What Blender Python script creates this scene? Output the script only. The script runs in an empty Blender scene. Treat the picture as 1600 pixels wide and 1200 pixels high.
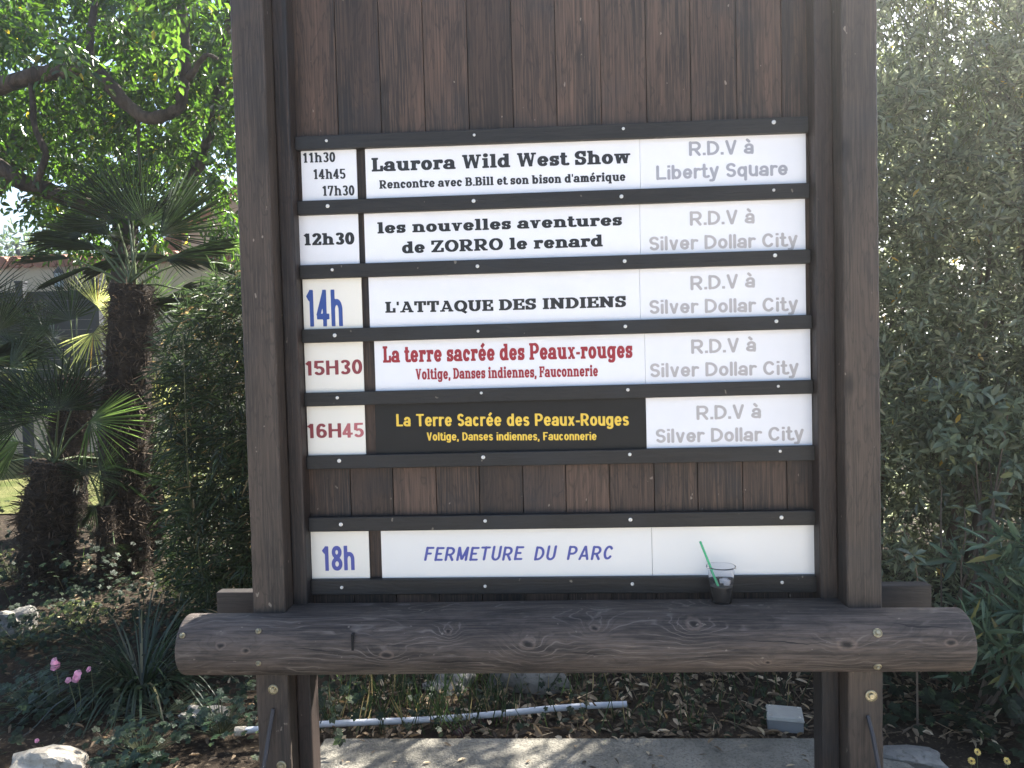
import bpy, math, random
import numpy as np
from mathutils import Vector, Matrix, Euler

# ================================================================ camera, sky, sun, exposure
SC = bpy.context.scene
COL = SC.collection
RD = math.radians
SUN_EL, SUN_AZ = 43.0, 39.0            # degrees above the horizon; degrees from +Y towards +X
SUN_POWER, SKY_POWER, EXPOSURE = 5.0, 0.070, 2.55

ROLL, PITCH, YAW = -0.026276, -0.037419, -0.053767
CAM = np.array([-0.00145, -2.50868, 1.5]); FPX = 1250.0
def cam_axes():
    cy, sy, cp, sp, cr, sr = math.cos(YAW), math.sin(YAW), math.cos(PITCH), math.sin(PITCH), math.cos(ROLL), math.sin(ROLL)
    f = np.array([sy*cp, cy*cp, sp]); r = np.array([cy, -sy, 0.0]); u = np.cross(r, f)
    return cr*r+sr*u, -sr*r+cr*u, f
AX, AU, AF = cam_axes()
cd = bpy.data.cameras.new('camera'); cam = bpy.data.objects.new('camera', cd); COL.objects.link(cam)
cam.matrix_world = Matrix(((AX[0], AU[0], -AF[0], CAM[0]), (AX[1], AU[1], -AF[1], CAM[1]), (AX[2], AU[2], -AF[2], CAM[2]), (0, 0, 0, 1)))
cd.sensor_width = 36; cd.lens = FPX/1600*36; cd.clip_start = 0.05; cd.clip_end = 3000
SC.camera = cam

SC.world = bpy.data.worlds.new("World"); SC.world.use_nodes = True
wn = SC.world.node_tree; bg = wn.nodes['Background']
sky = wn.nodes.new('ShaderNodeTexSky'); sky.sky_type = 'NISHITA'; sky.sun_disc = False
sky.sun_elevation = RD(SUN_EL); sky.sun_rotation = RD(SUN_AZ); sky.dust_density = 1.6; sky.air_density = 1.0
wn.links.new(sky.outputs[0], bg.inputs[0]); bg.inputs[1].default_value = SKY_POWER
sd = bpy.data.lights.new('sun', 'SUN'); sd.energy = SUN_POWER; sd.angle = RD(0.53); sd.color = (1, .95, .86)
sun = bpy.data.objects.new('sun', sd); COL.objects.link(sun)
sv = Vector((math.sin(RD(SUN_AZ))*math.cos(RD(SUN_EL)), math.cos(RD(SUN_AZ))*math.cos(RD(SUN_EL)), math.sin(RD(SUN_EL))))
sun.rotation_euler = sv.to_track_quat('Z', 'Y').to_euler(); sun.location = (3, 4, 8)
SC.view_settings.view_transform = 'Standard'; SC.view_settings.look = 'None'
SC.view_settings.exposure = EXPOSURE; SC.view_settings.gamma = 1
SC.render.engine = 'CYCLES'
try:
    SC.cycles.use_denoising = True; SC.cycles.denoiser = 'OPENIMAGEDENOISE'; SC.cycles.denoising_prefilter = 'ACCURATE'
except Exception: pass
SC.cycles.max_bounces = 10; SC.cycles.transparent_max_bounces = 12; SC.cycles.sample_clamp_indirect = 6

def ray(px, py): return AF+(px-800)/FPX*AX+(600-py)/FPX*AU
def at(px, py, Y):                      # point of a photo position at depth Y
    d = ray(px, py); return CAM+(Y-CAM[1])/d[1]*d
def on(px, py, z=0.0):                  # point of a photo position on height z
    d = ray(px, py); return CAM+(z-CAM[2])/d[2]*d
def pxm(P): return float((np.asarray(P)-CAM)@AF)/FPX      # metres per photo pixel there

# ================================================================ helpers
class MB:
    def __init__(s): s.v = []; s.f = []; s.m = []
    def add(s, V, F, mi=0):
        b = len(s.v); s.v += [tuple(map(float, p)) for p in V]; s.f += [tuple(b+i for i in f) for f in F]; s.m += [mi]*len(F)
    def box(s, x0, x1, y0, y1, z0, z1, mi=0):
        s.add([(x0,y0,z0),(x1,y0,z0),(x1,y1,z0),(x0,y1,z0),(x0,y0,z1),(x1,y0,z1),(x1,y1,z1),(x0,y1,z1)],
              [(0,3,2,1),(4,5,6,7),(0,1,5,4),(1,2,6,5),(2,3,7,6),(3,0,4,7)], mi)
    def hexa(s, c, mi=0):               # 8 corners in box order
        s.add(c, [(0,3,2,1),(4,5,6,7),(0,1,5,4),(1,2,6,5),(2,3,7,6),(3,0,4,7)], mi)
    def tube(s, pts, rad, n=8, mi=0, jit=0, rng=None, cap=True):
        pts = [Vector(map(float, p)) for p in pts]; m = len(pts)
        if not hasattr(rad, '__len__'): rad = [rad]*m
        up = Vector((0.13, 0.21, 0.97)); V = []; F = []
        for i, p in enumerate(pts):
            d = (pts[min(i+1, m-1)]-pts[max(i-1, 0)]).normalized()
            a = d.cross(up)
            if a.length < .2: a = d.cross(Vector((1, 0, 0)))
            a.normalize(); b = a.cross(d)
            for k in range(n):
                t = 2*math.pi*k/n; r = rad[i]*(1+(rng.uniform(-jit, jit) if rng else 0))
                V.append(p+a*(r*math.cos(t))+b*(r*math.sin(t)))
        for i in range(m-1):
            for k in range(n):
                k2 = (k+1) % n; F.append((i*n+k, i*n+k2, (i+1)*n+k2, (i+1)*n+k))
        if cap: F.append(tuple(range(n-1, -1, -1))); F.append(tuple((m-1)*n+k for k in range(n)))
        s.add(V, F, mi)
    def lathe(s, c, prof, n=24, mi=0, axis='z'):
        V = []; F = []
        for (r, z) in prof:
            for k in range(n):
                t = 2*math.pi*k/n
                o = (r*math.cos(t), r*math.sin(t), z) if axis == 'z' else (r*math.cos(t), -z, r*math.sin(t))
                V.append((c[0]+o[0], c[1]+o[1], c[2]+o[2]))
        for i in range(len(prof)-1):
            for k in range(n):
                k2 = (k+1) % n; F.append((i*n+k, i*n+k2, (i+1)*n+k2, (i+1)*n+k))
        s.add(V, F, mi)

def tag(o, label=None, cat=None, group=None, kind=None):
    if label: o['label'] = label
    if cat: o['category'] = cat
    if group: o['group'] = group
    if kind: o['kind'] = kind
    return o
def empty(name, loc, label, cat, group=None):
    o = bpy.data.objects.new(name, None); o.location = tuple(map(float, loc)); o.empty_display_size = .1; COL.objects.link(o)
    return tag(o, label, cat, group)
def wloc(o):
    p = Vector((0, 0, 0))
    while o is not None: p += o.location; o = o.parent
    return p
def link_mesh(name, me, mats, parent=None, loc=None, smooth=False):
    for m in (mats if isinstance(mats, (list, tuple)) else [mats]): me.materials.append(m)
    o = bpy.data.objects.new(name, me); COL.objects.link(o)
    if parent is not None: o.parent = parent
    if loc is not None: o.location = tuple(map(float, loc))
    off = wloc(o)
    n = len(me.vertices); co = np.empty(n*3, 'f'); me.vertices.foreach_get('co', co)
    co = co.reshape(-1, 3)-np.array(off, 'f'); me.vertices.foreach_set('co', co.ravel().astype('f'))
    if smooth: me.polygons.foreach_set('use_smooth', np.ones(len(me.polygons), bool))
    me.update(); return o
def build(name, mb, mats, parent=None, loc=None, bevel=0, smooth=False):   # vertices are given in world space
    me = bpy.data.meshes.new(name); me.from_pydata(mb.v, [], mb.f)
    if len(set(mb.m)) > 1: me.polygons.foreach_set('material_index', mb.m)
    o = link_mesh(name, me, mats, parent, loc, smooth)
    if bevel:
        b = o.modifiers.new('edge', 'BEVEL'); b.width = bevel; b.segments = 2; b.limit_method = 'ANGLE'; b.angle_limit = RD(40)
    return o
def big_mesh(name, V, F, mats, mi=None, parent=None, loc=None):            # numpy quads
    me = bpy.data.meshes.new(name); V = np.asarray(V, 'f'); F = np.asarray(F, 'i')
    me.vertices.add(len(V)); me.vertices.foreach_set('co', V.ravel())
    me.loops.add(F.size); me.loops.foreach_set('vertex_index', F.ravel())
    me.polygons.add(len(F)); me.polygons.foreach_set('loop_start', np.arange(0, F.size, 4, dtype='i'))
    me.polygons.foreach_set('loop_total', np.full(len(F), 4, 'i'))
    if mi is not None: me.polygons.foreach_set('material_index', np.asarray(mi, 'i'))
    me.update(calc_edges=True)
    return link_mesh(name, me, mats, parent, loc)

# ---------------------------------------------------------------- materials
class NT:
    def __init__(s, name):
        s.m = bpy.data.materials.new(name); s.m.use_nodes = True; s.t = s.m.node_tree
        s.b = s.t.nodes['Principled BSDF']; s.out = s.t.nodes['Material Output']
    def n(s, typ, **k):
        nd = s.t.nodes.new(typ)
        for a, b in k.items():
            if a.startswith('i_'):
                a = a[2:]; key = int(a) if a.isdigit() else a.replace('_', ' ')
                nd.inputs[key].default_value = b
            else: setattr(nd, a, b)
        return nd
    def l(s, a, b): s.t.links.new(a, b)
    def coord(s, scale=(1, 1, 1), off=None):
        tc = s.n('ShaderNodeTexCoord'); mp = s.n('ShaderNodeMapping'); mp.inputs['Scale'].default_value = scale
        if off is None: s.l(tc.outputs['Object'], mp.inputs['Vector'])
        else:
            ad = s.n('ShaderNodeVectorMath', operation='ADD'); s.l(tc.outputs['Object'], ad.inputs[0]); s.l(off, ad.inputs[1]); s.l(ad.outputs[0], mp.inputs['Vector'])
        return mp.outputs[0]
    def noise(s, vec, scale=1.0, detail=4, rough=.55, dist=0):
        nd = s.n('ShaderNodeTexNoise'); nd.inputs['Scale'].default_value = scale; nd.inputs['Detail'].default_value = detail
        nd.inputs['Roughness'].default_value = rough; nd.inputs['Distortion'].default_value = dist
        s.l(vec, nd.inputs['Vector']); return nd.outputs['Fac']
    def ramp(s, fac, stops):
        nd = s.n('ShaderNodeValToRGB'); e = nd.color_ramp.elements
        while len(e) < len(stops): e.new(.5)
        for el, (p, c) in zip(e, stops):
            el.position = p; el.color = (*c, 1) if hasattr(c, '__len__') else (c, c, c, 1)
        s.l(fac, nd.inputs[0]); return nd.outputs[0]
    def mix(s, fac, a, b, blend='MIX'):
        nd = s.n('ShaderNodeMix', data_type='RGBA', blend_type=blend)
        for sock, val in ((nd.inputs[0], fac), (nd.inputs[6], a), (nd.inputs[7], b)):
            if isinstance(val, bpy.types.NodeSocket): s.l(val, sock)
            elif hasattr(val, '__len__'): sock.default_value = (*val, 1)
            else: sock.default_value = val
        return nd.outputs[2]
    def math(s, op, a, b=0.0, clamp=False):
        nd = s.n('ShaderNodeMath', operation=op, use_clamp=clamp)
        for sock, val in ((nd.inputs[0], a), (nd.inputs[1], b)):
            if isinstance(val, bpy.types.NodeSocket): s.l(val, sock)
            else: sock.default_value = val
        return nd.outputs[0]
    def bump(s, hgt, strength=.3, dist=.01):
        nd = s.n('ShaderNodeBump'); nd.inputs['Strength'].default_value = strength; nd.inputs['Distance'].default_value = dist
        s.l(hgt, nd.inputs['Height']); s.l(nd.outputs[0], s.b.inputs['Normal'])
    def fin(s, col=None, rough=None, spec=None):
        if col is not None:
            if isinstance(col, bpy.types.NodeSocket): s.l(col, s.b.inputs['Base Color'])
            else: s.b.inputs['Base Color'].default_value = (*col, 1)
        if rough is not None: s.b.inputs['Roughness'].default_value = rough
        if spec is not None: s.b.inputs['Specular IOR Level'].default_value = spec
        return s.m

def wood_mat(name, dark, mid, light, axis='Z', planks=None, chips=.5, rough=.6, grain=55, seed=0.0):
    """dark stained timber: long grain, worn lighter patches, knots and small paint chips"""
    t = NT(name); off = None
    tc = t.n('ShaderNodeTexCoord')
    if planks:                                            # each plank gets a cut of its own
        sx = t.n('ShaderNodeSeparateXYZ'); t.l(tc.outputs['Object'], sx.inputs[0])
        pid = t.math('FLOOR', t.math('DIVIDE', t.math('SUBTRACT', sx.outputs[0], planks[0]), planks[1]))
        wn_ = t.n('ShaderNodeTexWhiteNoise', noise_dimensions='1D'); t.l(pid, wn_.inputs['W'])
        sc = t.n('ShaderNodeVectorMath', operation='SCALE'); sc.inputs['Scale'].default_value = 7.0
        t.l(wn_.outputs['Color'], sc.inputs[0]); off = sc.outputs[0]
    else:
        cv = t.n('ShaderNodeCombineXYZ'); cv.inputs[0].default_value = seed; cv.inputs[1].default_value = seed*1.7; off = cv.outputs[0]
    g = {'Z': (1, 1, .022), 'X': (.022, 1, 1)}[axis]; p = {'Z': (1, 1, .16), 'X': (.16, 1, 1)}[axis]; k = {'Z': (1, .25, .42), 'X': (.42, .6, 1)}[axis]
    fine = t.noise(t.coord(tuple(grain*4*a for a in g), off), 1, 5, .6)
    ring = t.noise(t.coord(tuple(grain*.42*a for a in p), off), 1, 3, .5, .6)
    patch = t.noise(t.coord(tuple(9*a for a in p), off), 1, 5, .62, .3)
    rr = t.math('PINGPONG', t.math('MULTIPLY', ring, 7.0), .5)
    base = t.mix(t.ramp(patch, [(.40, 0), (.60, 1)]), dark, mid)
    base = t.mix(t.math('MULTIPLY', t.ramp(fine, [(.45, 0), (.68, 1)]), .68), base, light)
    base = t.mix(t.math('MULTIPLY', t.ramp(fine, [(.27, 1), (.40, 0)]), .7), base, tuple(c*.4 for c in dark))
    base = t.mix(t.math('MULTIPLY', t.ramp(rr, [(.0, 1), (.16, 0)]), .45), base, tuple(c*.45 for c in dark))
    vo = t.n('ShaderNodeTexVoronoi'); vo.inputs['Scale'].default_value = 6.5; vo.inputs['Randomness'].default_value = 1; t.l(t.coord(k, off), vo.inputs['Vector'])
    base = t.mix(t.ramp(vo.outputs['Distance'], [(.05, .9), (.13, 0)]), base, tuple(c*.35 for c in dark))
    big = t.noise(t.coord((3.1, 3.1, 3.1), off), 1, 4, .6)
    base = t.mix(t.math('MULTIPLY', t.ramp(big, [(.5, 0), (.68, 1)]), .55), base, (.020, .022, .026))
    if planks:
        vv = t.math('MULTIPLY_ADD', wn_.outputs['Value'], .7); nd = vv.node; nd.inputs[2].default_value = .68
        bc = t.n('ShaderNodeHueSaturation'); t.l(base, bc.inputs['Color']); t.l(vv, bc.inputs['Value']); base = bc.outputs[0]
    ch = t.noise(t.coord((46, 46, 26), off), 1, 2, .5)
    base = t.mix(t.math('MULTIPLY', t.ramp(ch, [(.735, 0), (.76, 1)]), chips), base, (.34, .29, .23))
    t.bump(t.math('ADD', t.math('MULTIPLY', fine, .6), t.math('MULTIPLY', rr, .5)), .35, .004)
    return t.fin(base, rough, .4)

def leaf_mat(name, a, b, c=None, trans=.35, rough=.38, thr=.93, spec=.5, tcol=None):
    """a..b: range of leaf colours, c: the odd yellowed leaf"""
    t = NT(name); ge = t.n('ShaderNodeNewGeometry')
    r = ge.outputs['Random Per Island']
    col = t.ramp(r, [(0, a), (thr-.02, b)] if c is None else [(0, a), (thr-.004, b), (thr, c), (1, c)])
    var = t.noise(t.coord((2.2, 2.2, 2.2)), 1, 3)
    hs = t.n('ShaderNodeHueSaturation'); t.l(col, hs.inputs['Color'])
    wn_ = t.n('ShaderNodeTexWhiteNoise', noise_dimensions='1D'); t.l(r, wn_.inputs['W'])
    vv = t.math('MULTIPLY_ADD', var, 1.0); vv.node.inputs[2].default_value = .10; v2 = t.math('MULTIPLY_ADD', wn_.outputs['Value'], .75); t.l(vv, v2.node.inputs[2]); t.l(v2, hs.inputs['Value'])
    t.fin(hs.outputs[0], rough, spec)
    tr = t.n('ShaderNodeBsdfTranslucent'); hs2 = t.n('ShaderNodeHueSaturation'); t.l(hs.outputs[0], hs2.inputs['Color'])
    hs2.inputs['Value'].default_value = 2.2; hs2.inputs['Saturation'].default_value = 1.1; t.l(hs2.outputs[0], tr.inputs[0])
    mx = t.n('ShaderNodeMixShader'); mx.inputs[0].default_value = trans
    t.l(t.b.outputs[0], mx.inputs[1]); t.l(tr.outputs[0], mx.inputs[2]); t.l(mx.outputs[0], t.out.inputs[0])
    return t.m
def plain(name, col, rough=.5, metal=0, spec=.5, var=0.0, vs=12, bump=0, chips=None):
    t = NT(name); c = col
    if var:
        n_ = t.noise(t.coord((vs, vs, vs)), 1, 5, .65)
        c = t.mix(t.ramp(n_, [(.3, 0), (.7, 1)]), tuple(x*(1-var) for x in col), tuple(min(1, x*(1+var)) for x in col))
        if bump: t.bump(n_, bump, .01)
    if chips:
        c2 = t.noise(t.coord((60, 60, 60)), 1, 2); c = t.mix(t.math('MULTIPLY', t.ramp(c2, [(.72, 0), (.76, 1)]), .7), c, chips)
    t.b.inputs['Metallic'].default_value = metal
    return t.fin(c, rough, spec)

M = {}
M['plank'] = wood_mat('stained_planks', (.018, .0135, .0115), (.056, .035, .026), (.120, .073, .050), 'Z', planks=(-.8, .1377), chips=.5, rough=.62)
M['post'] = wood_mat('stained_post', (.027, .021, .0175), (.061, .044, .034), (.098, .072, .056), 'Z', chips=.55, seed=3.3, rough=.6)
M['inner'] = wood_mat('stained_batten', (.013, .0105, .010), (.034, .023, .019), (.062, .040, .031), 'Z', chips=.4, seed=8.1, rough=.55)
M['rail'] = wood_mat('painted_rail', (.0105, .0098, .0096), (.0145, .0135, .0132), (.021, .019, .018), 'X', chips=.5, seed=1.3, rough=.55)
M['beam'] = wood_mat('stained_beam', (.020, .017, .016), (.032, .026, .023), (.05, .04, .034), 'X', chips=.2, seed=5.2)

def log_mat():
    t = NT('weathered_log')
    fine = t.noise(t.coord((5, 190, 190)), 1, 6, .7); mid = t.noise(t.coord((4.5, 42, 42)), 1, 5, .65, .4)
    patch = t.noise(t.coord((3.0, 11, 11)), 1, 6, .68)
    base = t.mix(t.ramp(patch, [(.38, 0), (.60, 1)]), (.027, .0225, .0205), (.098, .076, .063))
    base = t.mix(t.math('MULTIPLY', t.ramp(mid, [(.38, 1), (.54, 0)]), .75), base, (.018, .015, .014))
    base = t.mix(t.math('MULTIPLY', t.ramp(fine, [(.48, 0), (.66, 1)]), .55), base, (.15, .118, .10))
    base = t.mix(t.math('MULTIPLY', t.ramp(fine, [(.30, 1), (.42, 0)]), .8), base, (.012, .010, .009))
    tz = t.n('ShaderNodeTexCoord'); sz = t.n('ShaderNodeSeparateXYZ'); t.l(tz.outputs['Object'], sz.inputs[0])
    warp = t.noise(t.coord((2.4, 7, 7)), 1, 3, .45, .3); wig = t.noise(t.coord((14, 30, 30)), 1, 2, .5)
    # knots: dark heart, pale ring, and the grain bends round them
    kd = kr = pull = None
    nz = t.n('ShaderNodeTexNoise'); nz.inputs['Scale'].default_value = 40; t.l(t.coord((1, 1, 1)), nz.inputs['Vector'])
    sc = t.n('ShaderNodeVectorMath', operation='SCALE'); sc.inputs['Scale'].default_value = .012; t.l(nz.outputs['Color'], sc.inputs[0])
    ad = t.n('ShaderNodeVectorMath', operation='ADD'); t.l(tz.outputs['Object'], ad.inputs[0]); t.l(sc.outputs[0], ad.inputs[1])
    mp = t.n('ShaderNodeMapping'); mp.inputs['Scale'].default_value = (.62, 0, 1); t.l(ad.outputs[0], mp.inputs['Vector'])
    for (kx, ky, r) in ((605, 1022, .011), (824, 1006, .013), (345, 1008, .009), (385, 1016, .008), (1086, 980, .012), (1322, 1006, .015), (1484, 1003, .010), (930, 985, .008), (700, 990, .006), (1200, 1035, .007)):
        p = at(kx, ky, -.232); ds = t.n('ShaderNodeVectorMath', operation='DISTANCE'); t.l(mp.outputs[0], ds.inputs[0]); ds.inputs[1].default_value = ((p[0]+.006)*.62, 0, p[2]+.006)
        d = t.math('DIVIDE', ds.outputs['Value'], r)
        a = t.math('SUBTRACT', 1.0, t.math('MULTIPLY', t.math('SUBTRACT', d, .3), 2.2), True)
        b = t.math('MULTIPLY', t.math('SUBTRACT', 1.0, t.math('MULTIPLY', t.math('ABSOLUTE', t.math('SUBTRACT', d, 1.0)), 3.0), True), .45)
        c = t.math('MULTIPLY', t.math('POWER', 2.718, t.math('MULTIPLY', t.math('MULTIPLY', d, d), -.09)), 2.6)
        kd = a if kd is None else t.math('MAXIMUM', kd, a); kr = b if kr is None else t.math('MAXIMUM', kr, b); pull = c if pull is None else t.math('ADD', pull, c)
    ph = t.math('ADD', t.math('ADD', t.math('ADD', pull, t.math('MULTIPLY', sz.outputs[2], 55.0)), t.math('MULTIPLY', warp, 12.0)), t.math('MULTIPLY', wig, .8))
    gl = t.math('PINGPONG', ph, .5); gm = t.ramp(t.noise(t.coord((3.4, 13, 13)), 1, 4, .6), [(.45, 0), (.60, 1)])
    base = t.mix(t.math('MULTIPLY', t.math('MULTIPLY', t.ramp(gl, [(0, 1), (.13, 0)]), gm), .62), base, (.22, .185, .16))
    base = t.mix(t.math('MULTIPLY', t.ramp(gl, [(.38, 0), (.5, .6)]), .5), base, (.014, .011, .010))
    # drying cracks
    for (x0, y0, x1, y1, w) in ((285, 978, 352, 963, .0013), (640, 1034, 790, 1030, .0010), (1150, 1000, 1290, 1004, .0009), (1392, 979, 1500, 984, .0012), (880, 1018, 985, 1022, .0009), (455, 1012, 540, 1016, .0009)):
        A, B_ = at(x0, y0, -.23), at(x1, y1, -.23); k = (B_[2]-A[2])/(B_[0]-A[0])
        zc = t.math('ADD', t.math('ADD', t.math('MULTIPLY', sz.outputs[0], float(k)), float(A[2]-k*A[0]-.009)), t.math('MULTIPLY', wig, .018))
        d = t.math('ABSOLUTE', t.math('SUBTRACT', sz.outputs[2], zc))
        u = t.math('ABSOLUTE', t.math('DIVIDE', t.math('SUBTRACT', sz.outputs[0], float((A[0]+B_[0])/2)), float((B_[0]-A[0])/2)))
        m = t.math('SUBTRACT', 1.0, t.math('DIVIDE', d, t.math('MAXIMUM', t.math('MULTIPLY', t.math('SUBTRACT', 1.0, u, True), w*2.2), 1e-5)), True)
        base = t.mix(t.math('MINIMUM', t.math('MULTIPLY', m, 3.0), .95), base, (.005, .0045, .004))
    base = t.mix(kd, base, (.010, .008, .007)); base = t.mix(kr, base, (.19, .14, .11))
    ch = t.noise(t.coord((38, 60, 60)), 1, 3); base = t.mix(t.math('MULTIPLY', t.ramp(ch, [(.70, 0), (.74, 1)]), .55), base, (.27, .23, .19))
    t.bump(t.math('ADD', t.math('ADD', fine, mid), t.math('MULTIPLY', gl, .6)), .55, .005)
    return t.fin(base, .66, .35)
M['log'] = log_mat()
M['bolt'] = plain('zinc_bolt', (.42, .37, .25), .5, .85, var=.3, vs=160)
M['screw'] = plain('steel_screw', (.75, .73, .70), .35, .9)
M['iron'] = plain('painted_iron', (.040, .040, .048), .5, .2, var=.2)
M['white'] = plain('white_plastic', (.77, .765, .79), .32, var=.03, vs=7, spec=.4)
M['cream'] = plain('cream_plastic', (.79, .75, .67), .36, var=.02, vs=5, spec=.4)
M['ivory'] = plain('ivory_plastic', (.78, .755, .715), .36, var=.015, vs=5, spec=.4)
M['blackp'] = plain('black_plastic', (.0085, .0083, .0086), .5, var=.1, vs=9, spec=.3)
INK = {}
for k_, c_ in dict(black=(.006, .0065, .008), dark=(.013, .013, .015), blue=(.020, .062, .27), violet=(.062, .078, .33), red=(.30, .011, .022), wine=(.225, .026, .036), rose=(.42, .11, .12),
                   grey=(.33, .33, .365), stone=(.41, .385, .385), yellow=(.78, .52, .055)).items():
    INK[k_] = plain('ink_'+k_, c_, .45, var=.06, vs=30)
# ---------------------------------------------------------------- stroke lettering
def arc(cx, cy, rx, ry, a0, a1, n=20):
    return [(cx + rx*math.cos(math.radians(a0+(a1-a0)*i/n)), cy + ry*math.sin(math.radians(a0+(a1-a0)*i/n))) for i in range(n+1)]

def glyph(ch, st):
    """strokes, slab boxes, round dots and advance width of one character (cap height 1)"""
    v, h, X, s, o = st['v'], st['h'], st['X'], st['slab'], st['o']
    D = -0.26
    S, B, C = [], [], []                       # strokes, boxes, circles
    def P(*pts, f=1.0): S.append(list(pts)); FAC[id(S[-1])] = f; KEEP.append(S[-1])
    def stem(x, y0=0.0, y1=1.0, foot='', head=''):
        P((x, y0), (x, y1))
        if s:
            for side, y, up in ((foot, y0, 1), (head, y1, -1)):
                if side:
                    l = o if 'l' in side else 0
                    r = o if 'r' in side else 0
                    B.append((x-v/2-l, min(y, y+up*s), x+v/2+r, max(y, y+up*s)))
    def bar(x0, x1, y): S.append([(x0, y), (x1, y)])
    def tick(x, y0, y1):
        if s: B.append((x-v*.36, y0, x+v*.36, y1))
    def slabat(x, y, l, r, up):
        if s: B.append((x-l, min(y, y+up*s), x+r, max(y, y+up*s)))
    hv, hh = v/2, h/2
    rw = st['rw']; cw = st['cw']
    acc = None
    T1, T2 = (.86, .52) if s > .13 else (.9, .7) if s else (.95, .95)
    if ch in 'éà': acc = ch; ch = {'é': 'e', 'à': 'a'}[ch]
    w = rw
    so = o if s else 0
    if ch == ' ': return S, B, C, st['space']
    if ch == 'o': S.append(arc(w/2, X/2, w/2-hv, X/2-hh, 0, 360, 36))
    elif ch == 'c':
        w = rw*.92
        S.append(arc(w/2, X/2, w/2-hv, X/2-hh, 42, 318, 30))
        if s: C.append((w*.80, X*.70, v*.52))
    elif ch == 'e':
        S.append(arc(w/2, X/2, w/2-hv, X/2-hh, 0, 322, 34)); bar(hv, w-hv*.7, X*.49)
    elif ch == 'a':
        w = rw*.98 + so*.5
        x2 = rw*.98-hv-.02
        S.append(arc((hv+x2)/2+.01, X*.64, (x2-hv)/2, X*.36-hh, 165, 0, 16) + [(x2, X*.30)])
        stem(x2, 0, X*.66, foot='r')
        S.append(arc(x2*.52+hv*.3, X*.29, x2*.52-hv*.3, X*.29-hh, 0, 360, 28))
    elif ch in 'dbqgp':
        lft = ch in 'bp'
        off = so*.6
        w = rw+v*.12+off
        if lft:
            xs = hv+off*.8; S.append(arc(xs+(rw-v)/2+.01, X/2, (rw-v)/2, X/2-hh, 0, 360, 34))
            if ch == 'b': stem(xs, 0, 1, head='l')
            else: stem(xs, D, X, foot='lr', head='l')
        else:
            xs = rw-hv; S.append(arc(hv+(rw-v)/2-.01, X/2, (rw-v)/2, X/2-hh, 0, 360, 34))
            if ch == 'd': stem(xs, 0, 1, foot='r', head='l')
            elif ch == 'q': stem(xs, D, X, foot='lr', head='')
            else:
                S.append([(xs, X)]+[(xs, -.02)]+arc(rw/2, -.02, rw/2-hv, -D-.02-hh, 0, -150, 16)[1:])
                slabat(xs, X, hv, hv+so, -1)
    elif ch in 'nhmur':
        off = so
        xs = off+hv
        aw = rw*.97-v if ch != 'm' else rw*.86-v
        if ch == 'u':
            x2 = xs+aw
            S.append([(xs, X), (xs, X*.42)] + arc((xs+x2)/2, X*.42, aw/2, X*.42-hh, 180, 360, 16))
            slabat(xs, X, hv+o, hv, -1); stem(x2, 0, X, foot='r', head='l'); w = x2+hv+so
        elif ch == 'r':
            stem(xs, 0, X, foot='lr', head='l')
            S.append(arc(xs+rw*.34, X*.55, rw*.34, X*.45-hh, 180, 62, 14)); w = xs+rw*.34+v*.62
            if s: C.append((xs+rw*.42, X*.78, v*.50))
        else:
            top = 1.0 if ch == 'h' else X
            stem(xs, 0, top, foot='lr', head='l')
            x = xs
            for k in range(2 if ch == 'm' else 1):
                x2 = x+aw
                S.append(arc((x+x2)/2, X*.60, aw/2, X*.40-hh, 180, 0, 16)+[(x2, 0)])
                slabat(x2, 0, hv+o*.6, hv+o, 1); x = x2
            w = x+hv+so
    elif ch in 'sS':
        Hh = X if ch == 's' else 1.0
        w = rw*.86 if ch == 's' else cw*.84
        ry = (Hh/2-hh)/2; rx = w/2-hv
        S.append(arc(w/2, Hh-hh-ry, rx, ry, 28, 270, 22)+arc(w/2, hh+ry, rx, ry, 90, -152, 22)[1:])
        if s: tick(w-v*.42, Hh*.60, Hh); tick(v*.42, 0, Hh*.38)
    elif ch == 't':
        xs = rw*.28
        S.append([(xs, .93), (xs, X*.26)]+arc(xs+rw*.25, X*.26, rw*.25, X*.26-hh, 180, 320, 14)[1:])
        bar(xs-rw*.30, xs+rw*.34, X-hh); w = xs+rw*.40
    elif ch in 'il1I|':
        top = X if ch == 'i' else 1.0
        xs = hv+so
        if ch == '1':
            xs = hv+.16+so*.4; stem(xs, 0, 1, foot='lr')
            S.append([(xs-.20, .76), (xs+.01, .95)]); w = xs+hv+.07+so*.6
        else:
            stem(xs, 0, top-(.03 if ch == 'i' and not s else 0), foot='lr', head='lr' if ch == 'I' else 'l'); w = xs+hv+so
        if ch == 'i':
            (C.append((xs, 1.0-.08, v*.60)) if s else B.append((xs-hv, 1-h*.95, xs+hv, 1.0)))
    elif ch in 'vVyxwW':
        Hh = 1.0 if ch.isupper() else X
        w = (cw*1.0 if ch == 'V' else rw*1.0 if ch in 'vyx' else (cw*1.42 if ch == 'W' else rw*1.45))
        e = so*.45
        if ch in 'vV':
            P((hv+e, Hh), (w/2, 0), f=T1); P((w-hv-e, Hh), (w/2, 0), f=T2); xs = [(hv+e, Hh), (w-hv-e, Hh)]
        elif ch == 'y':
            P((hv+e, Hh), (w/2, .02)); S.append([(w-hv-e, Hh), (w*.42, -.14), (w*.30, D+hh), (w*.10, D+hh)]); xs = [(hv+e, Hh), (w-hv-e, Hh)]
        elif ch == 'x':
            P((hv+e, Hh), (w-hv-e, 0), f=T1); P((w-hv-e, Hh), (hv+e, 0), f=T2); xs = [(hv+e, Hh), (w-hv-e, Hh), (hv+e, 0), (w-hv-e, 0)]
        else:
            a, b = w*.29, w*.71
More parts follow.
